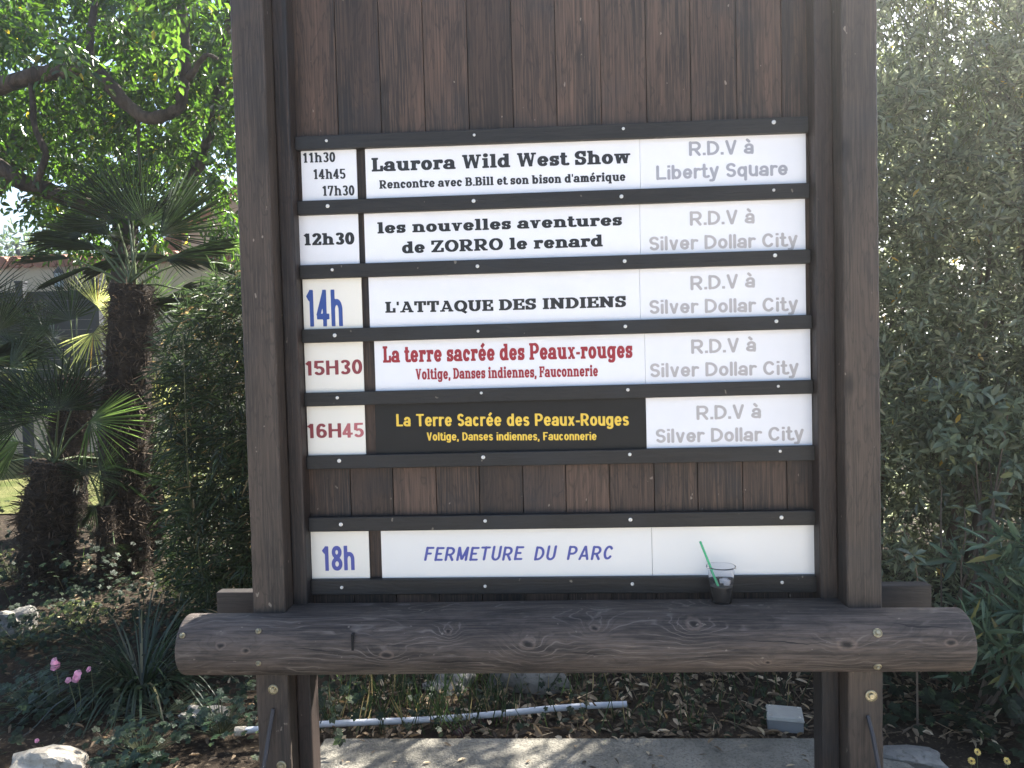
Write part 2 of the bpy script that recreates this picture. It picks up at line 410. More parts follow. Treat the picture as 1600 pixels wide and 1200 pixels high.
            P((hv+e, Hh), (a, 0), f=T1); P((a, 0), (w/2, Hh), f=T2); P((w/2, Hh), (b, 0), f=T1); P((b, 0), (w-hv-e, Hh), f=T2); xs = [(hv+e, Hh), (w/2, Hh), (w-hv-e, Hh)]
        oo = o*.55 if ch != 'x' else 0
        for (x, y) in xs: slabat(x, y, hv*.9+oo, hv*.9+oo, -1 if y > 0 else 1)
    elif ch in 'LEFTHPRBDUNMAZOQC':
        w = cw
        xs = hv+so*.8
        if ch == 'L':
            w = cw*.84; stem(xs, 0, 1, foot='l', head='lr'); bar(xs, w, hh); tick(w-v*.36, 0, .42)
        elif ch in 'EF':
            w = cw*.88; stem(xs, 0, 1, foot='l' if ch == 'E' else 'lr', head='l'); bar(xs, w, 1-hh); bar(xs, w*.80, .51); tick(w-v*.36, .66, 1)
            if s: B.append((w*.80-v*.5, .35, w*.80, .67))
            if ch == 'E': bar(xs, w*1.03, hh); tick(w*1.03-v*.36, 0, .36)
        elif ch == 'T':
            stem(w/2, 0, 1, foot='lr'); bar(0, w, 1-hh); tick(v*.36, .62, 1); tick(w-v*.36, .62, 1)
        elif ch == 'H':
            x2 = w-hv; stem(xs, 0, 1, 'lr', 'lr'); stem(x2, 0, 1, 'lr', 'lr'); bar(xs, x2, .52); w = x2+hv+so
        elif ch in 'PRB':
            stem(xs, 0, 1, 'lr' if ch != 'B' else 'l', 'l'); r = .27
            yb = .44 if ch != 'B' else .50
            ry = (1-hh-yb)/2; x2 = w-hv-(.05 if ch == 'B' else 0); rr = min(ry, (x2-xs)*.6)
            S.append([(xs, 1-hh), (x2-rr, 1-hh)]+arc(x2-rr, yb+ry, rr, ry, 90, -90, 16)+[(xs, yb)])
            if ch == 'R': P((w*.50, yb), (w-hv+.03, 0)); slabat(w-hv, 0, hv*.6, hv+o*.6, 1); w += .03+so*.6
            if ch == 'B':
                ry = (yb-hh)/2; x2 = w-hv; rr = min(ry, (x2-xs)*.6)
                S.append([(xs, yb), (x2-rr, yb)]+arc(x2-rr, hh+ry, rr, ry, 90, -90, 16)+[(xs, hh)])
        elif ch == 'D':
            w = cw*1.02; x2 = w-hv; rr = (x2-xs)*.72
            stem(xs, 0, 1, 'l', 'l'); S.append([(xs, 1-hh), (x2-rr, 1-hh)]+arc(x2-rr, .5, rr, .5-hh, 90, -90, 22)+[(xs, hh)])
        elif ch == 'U':
            x2 = w-hv
            S.append([(xs, 1), (xs, .36)]+arc((xs+x2)/2, .36, (x2-xs)/2, .36-hh, 180, 360, 20)+[(x2, 1)])
            slabat(xs, 1, hv+o, hv+o, -1); slabat(x2, 1, hv+o, hv+o, -1); w += so
        elif ch == 'N':
            x2 = w-hv+.03; stem(xs, 0, 1, 'lr', 'l'); stem(x2, 0, 1, '', 'lr'); P((xs-hv*.2, 1), (x2+hv*.2, 0)); w = x2+hv+so
        elif ch == 'M':
            w = cw*1.2; x2 = w-hv; stem(xs, 0, 1, 'lr', 'l'); stem(x2, 0, 1, 'lr', 'r'); P((xs, 1), ((xs+x2)/2, .08)); P((x2, 1), ((xs+x2)/2, .08)); w += so
        elif ch == 'A':
            w = cw*1.1; e = so*.5; P((hv*.8+e, 0), (w/2, 1), f=T2); P((w-hv*.8-e, 0), (w/2, 1), f=T1); bar(w*.24, w*.76, .29)
            slabat(hv+e, 0, hv+o*.6, hv+o*.6, 1); slabat(w-hv-e, 0, hv+o*.6, hv+o*.6, 1); slabat(w/2, 1, hv*1.2+o*.3, hv*.8, -1)
        elif ch == 'Z':
            bar(0, w*.98, 1-hh); bar(0, w, hh); P((w-hv*1.3, 1-hh), (hv*1.3, hh)); tick(v*.36, .64, 1); tick(w-v*.36, 0, .36)
        elif ch in 'OQ':
            w = cw*1.10; S.append(arc(w/2, .5, w/2-hv, .5-hh, 0, 360, 40))
            if ch == 'Q': P((w*.48, .18), (w*.92, -.14))
        elif ch == 'C':
            w = cw*1.02; S.append(arc(w/2, .5, w/2-hv, .5-hh, 42, 318, 32))
            if s: tick(w-v*.5, .60, 1)
    elif ch in '02345678':
        w = st['dw']; rx = w/2-hv
        if ch == '0': S.append(arc(w/2, .5, rx, .5-hh, 0, 360, 36))
        elif ch == '2':
            S.append(arc(w/2, .70, rx, .30-hh, 165, -20, 18)+[(hv*.8, hh)]); bar(0, w, hh); tick(w-v*.36, 0, .30)
        elif ch == '3':
            S.append(arc(w/2, .745, rx*.94, .255-hh, 150, -90, 20)); S.append(arc(w/2, .27, rx, .27-hh, 90, -150, 20))
        elif ch == '4':
            x = w*.68; stem(x, 0, 1, foot='lr'); P((x, .93), (.06, .27)); bar(0, w+.04, .27); w += .05
        elif ch == '5':
            bar(w*.14, w*.94, 1-hh); P((w*.20, 1), (w*.15, .50)); S.append(arc(w*.47, .31, w*.47-hv*.6, .31-hh, 128, -150, 24))
        elif ch == '6':
            S.append(arc(w/2, .31, rx, .31-hh, 0, 360, 30)); S.append([(hv, .32)]+arc(w/2, .60, rx, .40-hh, 175, 40, 16))
        elif ch == '7':
            bar(0, w, 1-hh); P((w-hv, 1-hh), (w*.36, 0)); tick(v*.36, .68, 1)
        elif ch == '8':
            S.append(arc(w/2, .745, rx*.88, .255-hh, 0, 360, 26)); S.append(arc(w/2, .27, rx, .27-hh, 0, 360, 30))
    elif ch == '.': w = v; B.append((0, 0, v, h*1.1))
    elif ch == ',': w = v; B.append((0, 0, v, h*1.1)); P((hv*1.2, .06), (hv*.5, -.16))
    elif ch == "'": w = v*.8; B.append((v*.1, .66, v*.7, 1))
    elif ch == '-': w = .32; bar(0, .32, X*.47)
    if acc == 'é': S.append([(w*.40, X+.09), (w*.74, X+.31)])
    if acc == 'à': S.append([(w*.58, X+.09), (w*.24, X+.31)])
    return S, B, C, w

GC = {}; FAC = {}; KEEP = []
def glyph_polys(ch, st):
    """filled marching squares of the union of the strokes: list of polygons in glyph units, advance"""
    key = (ch, st['id'])
    if key in GC: return GC[key]
    S, B, C, w = glyph(ch, st)
    polys = []
    if S or B or C:
        n = st.get('res', 34); dx = 1.0/n
        xs = np.arange(-.16, w+.20, dx); ys = np.arange(-.38, 1.22, dx)
        XX, YY = np.meshgrid(xs, ys)
        F = np.full(XX.shape, 9.0)
        v, h = st['v'], st['h']
        for pts in S:
            m = len(pts)-1
            closed = m > 8 and math.hypot(pts[0][0]-pts[-1][0], pts[0][1]-pts[-1][1]) < 1e-6
            for i in range(m):
                (x0, y0), (x1, y1) = pts[i], pts[i+1]
                L = math.hypot(x1-x0, y1-y0)
                if L < 1e-9: continue
                ux, uy = (x1-x0)/L, (y1-y0)/L
                wd = (h+(v-h)*abs(uy))/2*FAC.get(id(pts), 1.0)
                t = (XX-x0)*ux+(YY-y0)*uy; q = np.abs((YY-y0)*ux-(XX-x0)*uy)
                over = np.maximum(-t, t-L)
                if st.get('round') and m < 3:
                    e0 = wd*.75 if i == 0 else 0; e1 = wd*.75 if i == m-1 else 0
                    over = np.maximum(-t+e0, t-L+e1)
                rnd = np.hypot(np.maximum(over, 0), q)-wd
                if st.get('round'): d = rnd
                else:
                    d = np.maximum(q-wd, over)
                    if i > 0 or closed: d = np.where(t < L/2, np.minimum(d, rnd), d)
                    if i < m-1 or closed: d = np.where(t >= L/2, np.minimum(d, rnd), d)
                F = np.minimum(F, d)
        for (x0, y0, x1, y1) in B:
            F = np.minimum(F, np.maximum(np.maximum(x0-XX, XX-x1), np.maximum(y0-YY, YY-y1)))
        for (cx, cy, r) in C:
            F = np.minimum(F, np.hypot(XX-cx, YY-cy)-r)
        if ch in 'vxwVWAZNMyR' and not st.get('round'):
            F = np.maximum(F, YY-(1.0 if ch.isupper() else st['X']))
            if ch != 'y': F = np.maximum(F, -YY)
        ins = F < 0
        ny, nx = F.shape
        for j in range(ny-1):
            i = 0
            while i < nx-1:
                c = (ins[j, i], ins[j, i+1], ins[j+1, i+1], ins[j+1, i])
                k = sum(c)
                if k == 4:
                    i2 = i
                    while i2+1 < nx-1 and ins[j, i2+2] and ins[j+1, i2+2]: i2 += 1
                    polys.append([(xs[i], ys[j]), (xs[i2+1], ys[j]), (xs[i2+1], ys[j+1]), (xs[i], ys[j+1])])
                    i = i2+1; continue
                if k:
                    P4 = [(xs[i], ys[j], F[j, i]), (xs[i+1], ys[j], F[j, i+1]), (xs[i+1], ys[j+1], F[j+1, i+1]), (xs[i], ys[j+1], F[j+1, i])]
                    out = []
                    for a in range(4):
                        p, q = P4[a], P4[(a+1) % 4]
                        if p[2] < 0: out.append((p[0], p[1]))
                        if (p[2] < 0) != (q[2] < 0):
                            t = p[2]/(p[2]-q[2]); out.append((p[0]+(q[0]-p[0])*t, p[1]+(q[1]-p[1])*t))
                    if len(out) >= 3: polys.append(out)
                i += 1
    GC[key] = (polys, w)
    return GC[key]

def style(i, v, h, X=.70, slab=0, o=0, rw=.58, cw=.70, dw=.56, gap=.10, space=.34, **k):
    d = dict(id=i, v=v, h=h, X=X, slab=slab, o=o, rw=rw, cw=cw, dw=dw, gap=gap, space=space); d.update(k); return d
FAT = style('fat', .25, .15, X=.72, slab=.14, o=.075, rw=.66, cw=.80, dw=.62, gap=.055, space=.30, res=36)
SLB = style('slb', .235, .145, X=.74, slab=.13, o=.065, rw=.62, cw=.74, dw=.57, gap=.05, space=.26)
SLT = style('slt', .195, .12, X=.74, slab=.115, o=.065, rw=.58, cw=.72, dw=.54, gap=.07, space=.26)
SAN = style('san', .195, .17, X=.74, rw=.63, cw=.78, dw=.60, gap=.085, space=.30, round=True)
SBD = style('sbd', .20, .155, X=.74, rw=.60, cw=.72, dw=.60, gap=.09, space=.34)
CON = style('con', .195, .145, X=.76, rw=.57, cw=.64, dw=.57, gap=.075, space=.30)
BRU = style('bru', .17, .15, X=.70, rw=.58, cw=.62, gap=.15, space=.52, round=True)

def text_polys(txt, st, slant=0.0):
    x = 0.0; out = []
    for n, ch in enumerate(txt):
        pl, w = glyph_polys(ch, st)
        rnd = random.Random(n*7+ord(ch))
        dy = rnd.uniform(-.02, .02) if slant else 0
        for p in pl: out.append([(x+a+slant*(b), b+dy) for a, b in p])
        x += w+st['gap']
    return out, x-st['gap']

# ================================================================ ground and setting
def ground_h(x, y):
    return .018*math.sin(1.7*x+.6)*math.sin(1.9*y+1)+.010*math.sin(4.1*x)*math.cos(3.7*y)

def soil_mat():
    t = NT('garden_soil'); a = t.noise(t.coord((3, 3, 3)), 1, 7, .7); b = t.noise(t.coord((45, 45, 45)), 1, 4, .7)
    c = t.mix(t.ramp(a, [(.35, 0), (.65, 1)]), (.016, .012, .009), (.040, .030, .021))
    c = t.mix(t.math('MULTIPLY', t.ramp(b, [(.56, 0), (.7, 1)]), .7), c, (.19, .15, .105))
    t.bump(t.math('ADD', a, t.math('MULTIPLY', b, .4)), .9, .03); return t.fin(c, .95, .1)
def concrete_mat(name='rough_concrete', a=(.16, .15, .125), b=(.27, .25, .21), d=(.08, .075, .062)):
    t = NT(name); n1 = t.noise(t.coord((5, 5, 5)), 1, 6, .65); n2 = t.noise(t.coord((120, 120, 120)), 1, 3, .6); n3 = t.noise(t.coord((28, 28, 28)), 1, 3, .6)
    c = t.mix(t.ramp(n1, [(.35, 0), (.65, 1)]), a, b)
    c = t.mix(t.math('MULTIPLY', t.ramp(n2, [(.5, 0), (.66, 1)]), .7), c, d)
    c = t.mix(t.math('MULTIPLY', t.ramp(n3, [(.58, 0), (.7, 1)]), .5), c, (.10, .095, .08))
    n4 = t.noise(t.coord((1.6, 1.6, 1.6)), 1, 4, .6); c = t.mix(t.math('MULTIPLY', t.ramp(n4, [(.46, 0), (.62, 1)]), .5), c, d)
    t.bump(t.math('ADD', t.math('ADD', n2, n3), n1), .9, .010); return t.fin(c, .9, .2)
M['soil'] = soil_mat(); M['concrete'] = concrete_mat()
M['paving'] = concrete_mat('bounce_paving', (.44, .40, .34), (.56, .51, .44), (.32, .29, .25))  # unseen ground in front, kept pale to bounce light onto the board

def sheet(name, x0, x1, y0, y1, z, m, nx=2, ny=2, hf=None):
    xs = np.linspace(x0, x1, nx); ys = np.linspace(y0, y1, ny)
    V = [(x, y, z+(hf(x, y) if hf else 0)) for y in ys for x in xs]
    F = [(j*nx+i, j*nx+i+1, (j+1)*nx+i+1, (j+1)*nx+i) for j in range(ny-1) for i in range(nx-1)]
    return tag(big_mesh(name, V, F, m), kind='structure')
sheet('ground', -400, 400, -200, 600, -.05, M['soil'])
sheet('garden_soil', -9, 8, -.30, 9, 0, M['soil'], 120, 70, ground_h)
sheet('paving', -12, 12, -14, -.62, -.02, M['paving'])
def lawn_mat():
    t = NT('dry_lawn'); a = t.noise(t.coord((2.5, 2.5, 2.5)), 1, 6, .7); b = t.noise(t.coord((60, 60, 60)), 1, 3)
    c = t.mix(t.ramp(a, [(.38, 0), (.62, 1)]), (.055, .07, .02), (.14, .13, .06)); c = t.mix(t.math('MULTIPLY', b, .5), c, (.10, .12, .03))
    t.bump(b, .8, .02); return t.fin(c, .95, .1)
M['lawn'] = lawn_mat()
sheet('lawn', -16, -2.6, 5.2, 10.6, .03, M['lawn'])

# footing strip under the board, rounded at its right end
mb = MB(); y0, y1 = -.62, .505; xl, xr = -.93, 1.06; n = 14
prof = [(xl, y0), (xr, y0)]+[(xr+.20*math.sin(a), (y0+y1)/2-(y1-y0)/2*math.cos(a)) for a in [math.pi*i/n for i in range(1, n)]]+[(xr, y1), (xl, y1)]
V = [(x, y, .03) for x, y in prof]+[(x, y, -.10) for x, y in prof]; k = len(prof)
mb.add(V, [tuple(range(k))]+[(i, i+k, (i+1) % k+k, (i+1) % k) for i in range(k)])
tag(build('pavement_strip', mb, M['concrete'], bevel=.012), kind='structure')

# ================================================================ the notice board
RL = [212.4,233.6,313.4,335.4,414,435.6,514.6,536,614,635.4,712.6,733.6,809,831.4,906.5,930]
RR = [181.6,206.4,285.6,309,389.6,411.6,492,514,594,615.6,696.6,720,798,821,899.7,926]
RX = [.783, .7835, .785, .7865, .788, .790, .791, .792]
YR = -.018
board = empty('notice_board', (0, 0, 0), 'tall dark timber notice board of planks between square posts, log across its foot', 'notice board')
TOP = 3.0
def hewn(mb, x0, x1, y0, y1, z0, z1, seed):
    """square timber with slightly worn, uneven arrises"""
    rr = random.Random(seed); zs = [z0+(z1-z0)*i/110 for i in range(111)]; V = []; c = .0035
    for z in zs:
        j = [rr.uniform(-.0004, .0004) for _ in range(4)]; k = [c*rr.uniform(.6, 1.5)+(.0025 if rr.random() < .04 else 0) for _ in range(4)]
        a0, a1, b0, b1 = x0+j[0], x1+j[1], y0+j[2], y1+j[3]
        V += [(a0+k[0], b0, z), (a1-k[1], b0, z), (a1, b0+k[1], z), (a1, b1-k[2], z), (a1-k[2], b1, z), (a0+k[3], b1, z), (a0, b1-k[3], z), (a0, b0+k[0], z)]
    F = [(i*8+q, i*8+(q+1) % 8, (i+1)*8+(q+1) % 8, (i+1)*8+q) for i in range(110) for q in range(8)]
    mb.add(V, F+[tuple(range(7, -1, -1)), tuple(880+q for q in range(8))])
for s_, xi in ((-1, .845), (1, .845)):
    mb = MB(); x0, x1 = (-.945, -.845) if s_ < 0 else (.845, .946)
    hewn(mb, x0, x1, -.123, .034, -.06, TOP, 5+s_); build('post', mb, M['post'], board, smooth=True).modifiers.new('edge', 'EDGE_SPLIT').split_angle = RD(35)
    mb = MB(); x0, x1 = (-.845, -.797) if s_ < 0 else (.789, .845)
    mb.box(x0+.0005, x1-.0005, -.053, .030, -.06, TOP-.02); build('batten', mb, M['inner'], board, bevel=.006)
seams = [at(px, 5, .012)[0] for px in (522, 590, 659, 728, 797.6, 866, 936, 1007.5, 1077, 1149, 1219.6)]
edges = [-.80]+seams+[.80]
mb = MB(); rng = random.Random(4)
for a, b in zip(edges[:-1], edges[1:]):
    d = rng.uniform(-.0012, .0012)
    mb.box(a+.0011, b-.0011, .012+d, .032, .60, TOP-.04)
mb.box(-.80, .80, .0335, .040, .60, TOP-.04)
build('plank_panel', mb, M['plank'], board, bevel=.0015)

RZ = []                                             # rail edges: (zL, zR) lines between x=480 and x=1255
def railz(i, x):
    (xa, za), (xb, zb) = RZ[i]
    return za+(zb-za)*(x-xa)/(xb-xa)
for a, b in zip(RL, RR):
    A, B_ = at(480, a, YR), at(1255, b, YR); RZ.append(((A[0], A[2]), (B_[0], B_[2])))
SCREWS = [[(510,220),(741,211),(974,201),(1209,191)], [(512,322),(740,314),(971,307),(1209,297)], [(519,421.5),(746,416),(976,408),(1211,399)], [(523,524),(747,517.5),(977,510),(1213,502)],
          [(527,621.5),(752,614),(981,609),(1216,603.5)], [(530,720),(755,714.5),(984,710),(1219,705)], [(532.6,819.5),(758,814),(985,812),(1221,808.5)], [(534,918),(758,916),(988,912.5),(1222,910)]]
rails = []
for i in range(8):
    xl, xr = -.7965, RX[i]
    mb = MB(); c = []
    for y_, idx in ((YR, 0), (.0115, 0)): pass
    zb = lambda x: railz(2*i+1, x); zt = lambda x: railz(2*i, x)
    mb.hexa([(xl, YR, zb(xl)), (xr, YR, zb(xr)), (xr, .0115, zb(xr)), (xl, .0115, zb(xl)), (xl, YR, zt(xl)), (xr, YR, zt(xr)), (xr, .0115, zt(xr)), (xl, .0115, zt(xl))])
    r = build('rail', mb, M['rail'], board, bevel=.0025); rails.append(r)
    for (px, py) in SCREWS[i]:
        p = at(px, py, YR); mb = MB()
        sr = rng.uniform(.72, 1.15); mb.lathe(p, [(.0058*sr, -.002), (.0058*sr, .0012), (.0050*sr, .0024), (.0026*sr, .0030), (.0022*sr, .0008), (.0001, .0006)], 14, axis='y')
        build('screw', mb, M['screw'], r, smooth=True)

# log across the foot, its inner top hewn flat back to the planks
YC, ZC, RLOG = -.150, .6405, .0892
rng = random.Random(11)
xs = sorted(set([-1.142, -1.139, -1.135]+list(np.linspace(-1.10, -.86, 9))+[-.847, -.842]+list(np.linspace(-.81, .81, 34))+[.842, .847]+list(np.linspace(.86, 1.11, 9))+[1.152, 1.157, 1.160]))
n = 56; V = []
for i, x in enumerate(xs):
    e = min(x-xs[0], xs[-1]-x); rr = RLOG-(.004*max(0, 1-e/.006)**2 if e < .006 else 0)
    for k in range(n):
        t = 2*math.pi*k/n
        wob = 1+.010*math.sin(2*t+.8*x)+.008*math.sin(3.1*x+t)+.006*math.sin(7*x+3*t)
        y = YC+rr*wob*math.cos(t); z = ZC+rr*wob*math.sin(t)
        if abs(x) < .8445:
            a = math.degrees(t)
            if a <= 90: y = YC+(1-a/90)*(-.002-YC) if a > 25 else -.002; z = ZC+RLOG*wob*(1 if a > 25 else a/25) if a > 25 else ZC+RLOG*(a/25)
            elif a > 300: y = max(y, YC+.05)
        V.append((x, y, z))
F = [(i*n+k, (i+1)*n+k, (i+1)*n+(k+1) % n, i*n+(k+1) % n) for i in range(len(xs)-1) for k in range(n)]
mb = MB(); mb.add(V, F); mb.add(V[:n], [tuple(range(n))]); mb.add(V[-n:], [tuple(range(n-1, -1, -1))])
log = build('log', mb, M['log'], board, smooth=True)
log.data.polygons[-1].use_smooth = False; log.data.polygons[-2].use_smooth = False
em = log.modifiers.new('edge', 'EDGE_SPLIT'); em.split_angle = RD(50)
def log_front(px, py):                                # where a photo position meets the front of the log
    d = ray(px, py); o = CAM
    a = d[1]**2+d[2]**2; b = 2*((o[1]-YC)*d[1]+(o[2]-ZC)*d[2]); c = (o[1]-YC)**2+(o[2]-ZC)**2-RLOG**2
    t = (-b-math.sqrt(max(0, b*b-4*a*c)))/(2*a); return o+t*d
def bolt(p, r, parent, nrm=(0, -1, 0), name='bolt'):
    mb = MB(); mb.lathe((0, 0, 0), [(r, -.004), (r, .003), (r*.86, .0045), (r*.80, .002), (r*.52, .002), (r*.50, .008), (r*.40, .0095), (.0003, .0095)], 20)
    q = Vector((0, 0, 1)).rotation_difference(Vector(nrm)); mb.v = [tuple(q @ Vector(v)+Vector(p)) for v in mb.v]
    return build(name, mb, M['bolt'], parent)
for (px, py, r) in ((1371, 989, .0125), (1371, 1041, .0115), (404, 986, .0085), (404, 1036, .008), (285, 993, .0085)):
    p = log_front(px, py); nv = Vector((0, p[1]-YC, p[2]-ZC)).normalized()
    bolt(p, r, log, nv)
# dark split in the log
mb = MB(); 
for (px, py) in ((551, 1010),):
    p = log_front(px, py); mb.box(p[0]-.0035, p[0]+.0035, p[1]-.0015, p[1]+.02, p[2]-.035, p[2]+.035)
build('split', mb, plain('dark_split', (.006, .005, .005), .9), log)

# timber behind the posts whose ends show at both sides
zt_ = (at(337, 924, .07)[2]+at(1457, 916, .07)[2])/2
mb = MB(); mb.box(at(338, 935, .07)[0], at(1456, 930, .07)[0], .07, .115, zt_-.15, zt_); build('cross_beam', mb, M['beam'], board, bevel=.003)
for (px, py, r) in ((427, 1077, .0155), (1361, 1087, .0175), (440, 1196, .015)):
    bolt(at(px, py, -.123), r, board)
for pts in (((427, 1108), (420, 1150), (410, 1215)), ((1356, 1118), (1364, 1150), (1376, 1215))):
    a, b, c = at(*pts[0], -.126), at(*pts[1], -.150), at(*pts[2], -.185); c2 = c+(c-b)*1.9
    mb = MB(); mb.tube([a, b, c, (c2[0], c2[1], .031)], [.006, .0065, .0065, .0065], 6); build('brace', mb, M['iron'], board)
# paint chips and scars on the posts: thin flakes of bare wood

# ================================================================ changeable plates and their lettering
def lettering(lines, parent):
    for (txt, st, ink, A, B_, cap, slant) in lines:
        polys, w = text_polys(txt, st, slant)
        Y = -.0008
        a, b = at(*A, Y), at(*B_, Y)
        m_ = ((A[0]+B_[0])/2, (A[1]+B_[1])/2); c0, c1 = at(*m_, Y), at(m_[0], m_[1]-cap, Y)
        hgt = c1[2]-c0[2]; ex = (b-a)/w
        V = []; F = []
        for p in polys:
            k = len(V)
            for (u, v_) in p: V.append((a[0]+ex[0]*u, Y, a[2]+ex[2]*u+hgt*v_))
            F.append(tuple(range(k, len(V))))
        mb = MB(); mb.add(V, F); o = build('lettering', mb, INK[ink], parent)
def plate(name, pxl, pxr, row, m, lines, label, cat, group):
    i = row                                       # between rail i (above) and rail i+1 (below)
    pm = (RL[2*i+1]+RL[2*i+2]+RR[2*i+1]+RR[2*i+2])/4
    xl, xr = at(pxl, pm, 0)[0], at(pxr, pm, 0)[0]
    zt = lambda x: railz(2*i+1, x)+.004; zb = lambda x: railz(2*i+2, x)-.004
    mb = MB(); mb.hexa([(xl,0,zb(xl)),(xr,0,zb(xr)),(xr,.006,zb(xr)),(xl,.006,zb(xl)),(xl,0,zt(xl)),(xr,0,zt(xr)),(xr,.006,zt(xr)),(xl,.006,zt(xl))])
    o = build(name, mb, m, None, ((xl+xr)/2, .003, zb((xl+xr)/2)), bevel=.0006)
    tag(o, label, cat, group); lettering(lines, o); return o
W_, K_ = 'white', 'cream'
TG, NG, PG = 'time plates of the notice board', 'show title plates of the notice board', 'meeting place plates of the notice board'
plate('time_plate', 470.8, 557, 0, M[W_], [("11h30", SLT, 'dark', (473,254.4), (524,253), 15.4, 0), ("14h45", SLT, 'dark', (489.4,280), (540,279.2), 15.6, 0), ("17h30", SLT, 'dark', (503.4,306), (554,305.2), 15.6, 0)],
      'white time plate printed with three times from 11h30 to 17h30', 'sign plate', TG)
plate('time_plate', 466.9, 560, 1, M[W_], [("12h30", FAT, 'black', (473.6,383.6), (554,381.6), 18.6, 0)], 'white time plate reading 12h30 in bold black figures', 'sign plate', TG)
plate('time_plate', 473.3, 565, 2, M[K_], [("14h", SBD, 'blue', (480,510.4), (536,509.6), 57.4, 0)], 'cream time plate reading 14h in tall narrow blue figures', 'sign plate', TG)
plate('time_plate', 476, 567.5, 3, M[K_], [("15H30", SBD, 'wine', (477.4,587), (566.4,584), 22.6, 0)], 'cream time plate reading 15H30 in red', 'sign plate', TG)
plate('time_plate', 480, 570.3, 4, M[K_], [("16H", SBD, 'wine', (480.4,684.8), (533.4,683.6), 22.4, 0), ("45", CON, 'rose', (535.5,684.2), (568.6,682.8), 22.4, 0)],
      'cream time plate reading 16H45 with its last two figures faded pink', 'sign plate', TG)
plate('time_plate', 486.2, 576.7, 6, M[K_], [("18h", SBD, 'violet', (504,892.2), (554.4,890.7), 38.4, 0)], 'cream time plate reading 18h in blue, lowest on the board', 'sign plate', TG)
plate('title_plate', 571, 1000, 0, M[W_], [("Laurora Wild West Show", FAT, 'dark', (581.3,268.2), (985.3,255), 21.5, 0), ("Rencontre avec B.Bill et son bison d'amérique", SLB, 'dark', (593,295), (977.5,282.5), 13.4, 0)],
      'topmost white show plate, its large title above a smaller line about a bison', 'sign plate', NG)
plate('title_plate', 569.5, 1000, 1, M[W_], [("les nouvelles aventures", FAT, 'black', (590,365), (972,352), 17.8, 0), ("de ZORRO le renard", FAT, 'black', (628.5,396), (942,385), 18.6, 0)],
      'white show plate with two black lines beginning les nouvelles aventures', 'sign plate', NG)
plate('title_plate', 576.5, 999.8, 2, M[W_], [("L'ATTAQUE", FAT, 'black', (602.5,488.8), (770.5,485.6), 17.2, 0), ("DES INDIENS", FAT, 'dark', (780,485), (978.3,479.6), 17.2, 0)],
      "white show plate with one line of black capitals, L'ATTAQUE DES INDIENS", 'sign plate', NG)
plate('title_plate', 585.5, 1007.8, 3, M[W_], [("La terre sacrée des Peaux-rouges", FAT, 'red', (598.8,566.8), (988.4,559), 26, 0), ("Voltige, Danses indiennes, Fauconnerie", SLB, 'red', (649.7,593.2), (934.6,587.8), 17, 0)],
      'white show plate with two lines of red slab serif lettering', 'sign plate', NG)
plate('title_plate', 586.5, 1009.6, 4, M['blackp'], [("La Terre Sacrée des Peaux-Rouges", CON, 'yellow', (619.5,666.1), (982.7,665), 19.3, 0), ("Voltige, Danses indiennes, Fauconnerie", CON, 'yellow', (667,688.3), (932.3,687.7), 12.7, 0)],
      'black show plate with two lines of yellow lettering', 'sign plate', NG)
plate('title_plate', 596, 1018.6, 6, M['ivory'], [("FERMETURE DU PARC", BRU, 'violet', (662.5,876.3), (956,874.5), 21.5, .2)], 'ivory plate with blue brush lettering, FERMETURE DU PARC', 'sign plate', NG)
RDV = "R.D.V à"
plate('place_plate', 1000.4, 1259.5, 0, M[W_], [(RDV, SAN, 'grey', (1076.6,243.4), (1178,240), 22, 0), ("Liberty Square", SAN, 'grey', (1025.5,281), (1231,273.5), 22, 0)], 'topmost white plate with grey lettering naming Liberty Square', 'sign plate', PG)
SDC = "Silver Dollar City"
for row, l, r, a, b, c, d, where, ink in ((1, 1000.4, 1258.5, (1078,352.4), (1179.4,348.8), (1014.7,391.5), (1246.4,385), 'second plate of grey lettering from the top, right of the plate beginning les nouvelles aventures', 'stone'),
                                     (2, 1000.2, 1259.2, (1079,453.2), (1180,449), (1015,490.5), (1247,486), "white plate with grey lettering, right of the plate reading L'ATTAQUE DES INDIENS", 'stone'),
                                     (3, 1008.2, 1266.5, (1080,552.6), (1181.6,549), (1016,589.5), (1248,585), 'white plate with grey lettering, right of the white show plate lettered in red', 'stone'),
                                     (4, 1010, 1269, (1088.4,655.9), (1189.5,653.2), (1025,692), (1256,688), 'white plate with grey lettering, right of the black show plate', 'stone')):
    plate('place_plate', l, r, row, M[W_], [(RDV, SAN, ink, a, b, 21.8, 0), (SDC, SAN, ink, c, d, 21.6, 0)], where, 'sign plate', PG)
plate('place_plate', 1019.2, 1273, 6, M['ivory'], [], 'blank ivory plate behind the drink cup', 'sign plate', PG)

# ================================================================ the drink left on the log
zl = ZC+RLOG-.0002
cp = on(1127.5, 941, zl)
t = NT('clear_cup'); t.b.inputs['Transmission Weight'].default_value = .985; t.b.inputs['IOR'].default_value = 1.12; t.b.inputs['Roughness'].default_value = .04
M['cup'] = t.fin((.93, .93, .95), None)
mb = MB(); H = .112; r0, r1 = .0295, .041
mb.lathe(cp, [(.0004, .003), (r0-.004, .003), (r0, .0), (r0+.0015, .006), (r0+(r1-r0)*.45, H*.45), (r1-.001, H*.93), (r1+.0025, H*.96), (r1+.0025, H), (r1-.0005, H), (r1-.0018, H*.93), (r0+(r1-r0)*.45-.0009, H*.45), (r0+.0006, .007), (.0004, .0045)], 40)
cup = build('drink_cup', mb, M['cup'], None, cp, smooth=True)
tag(cup, 'clear plastic cup half full of dark drink standing on the log', 'cup')
mb = MB(); hl = .052; rl_ = lambda z: r0+(r1-r0)*z/H-.0012
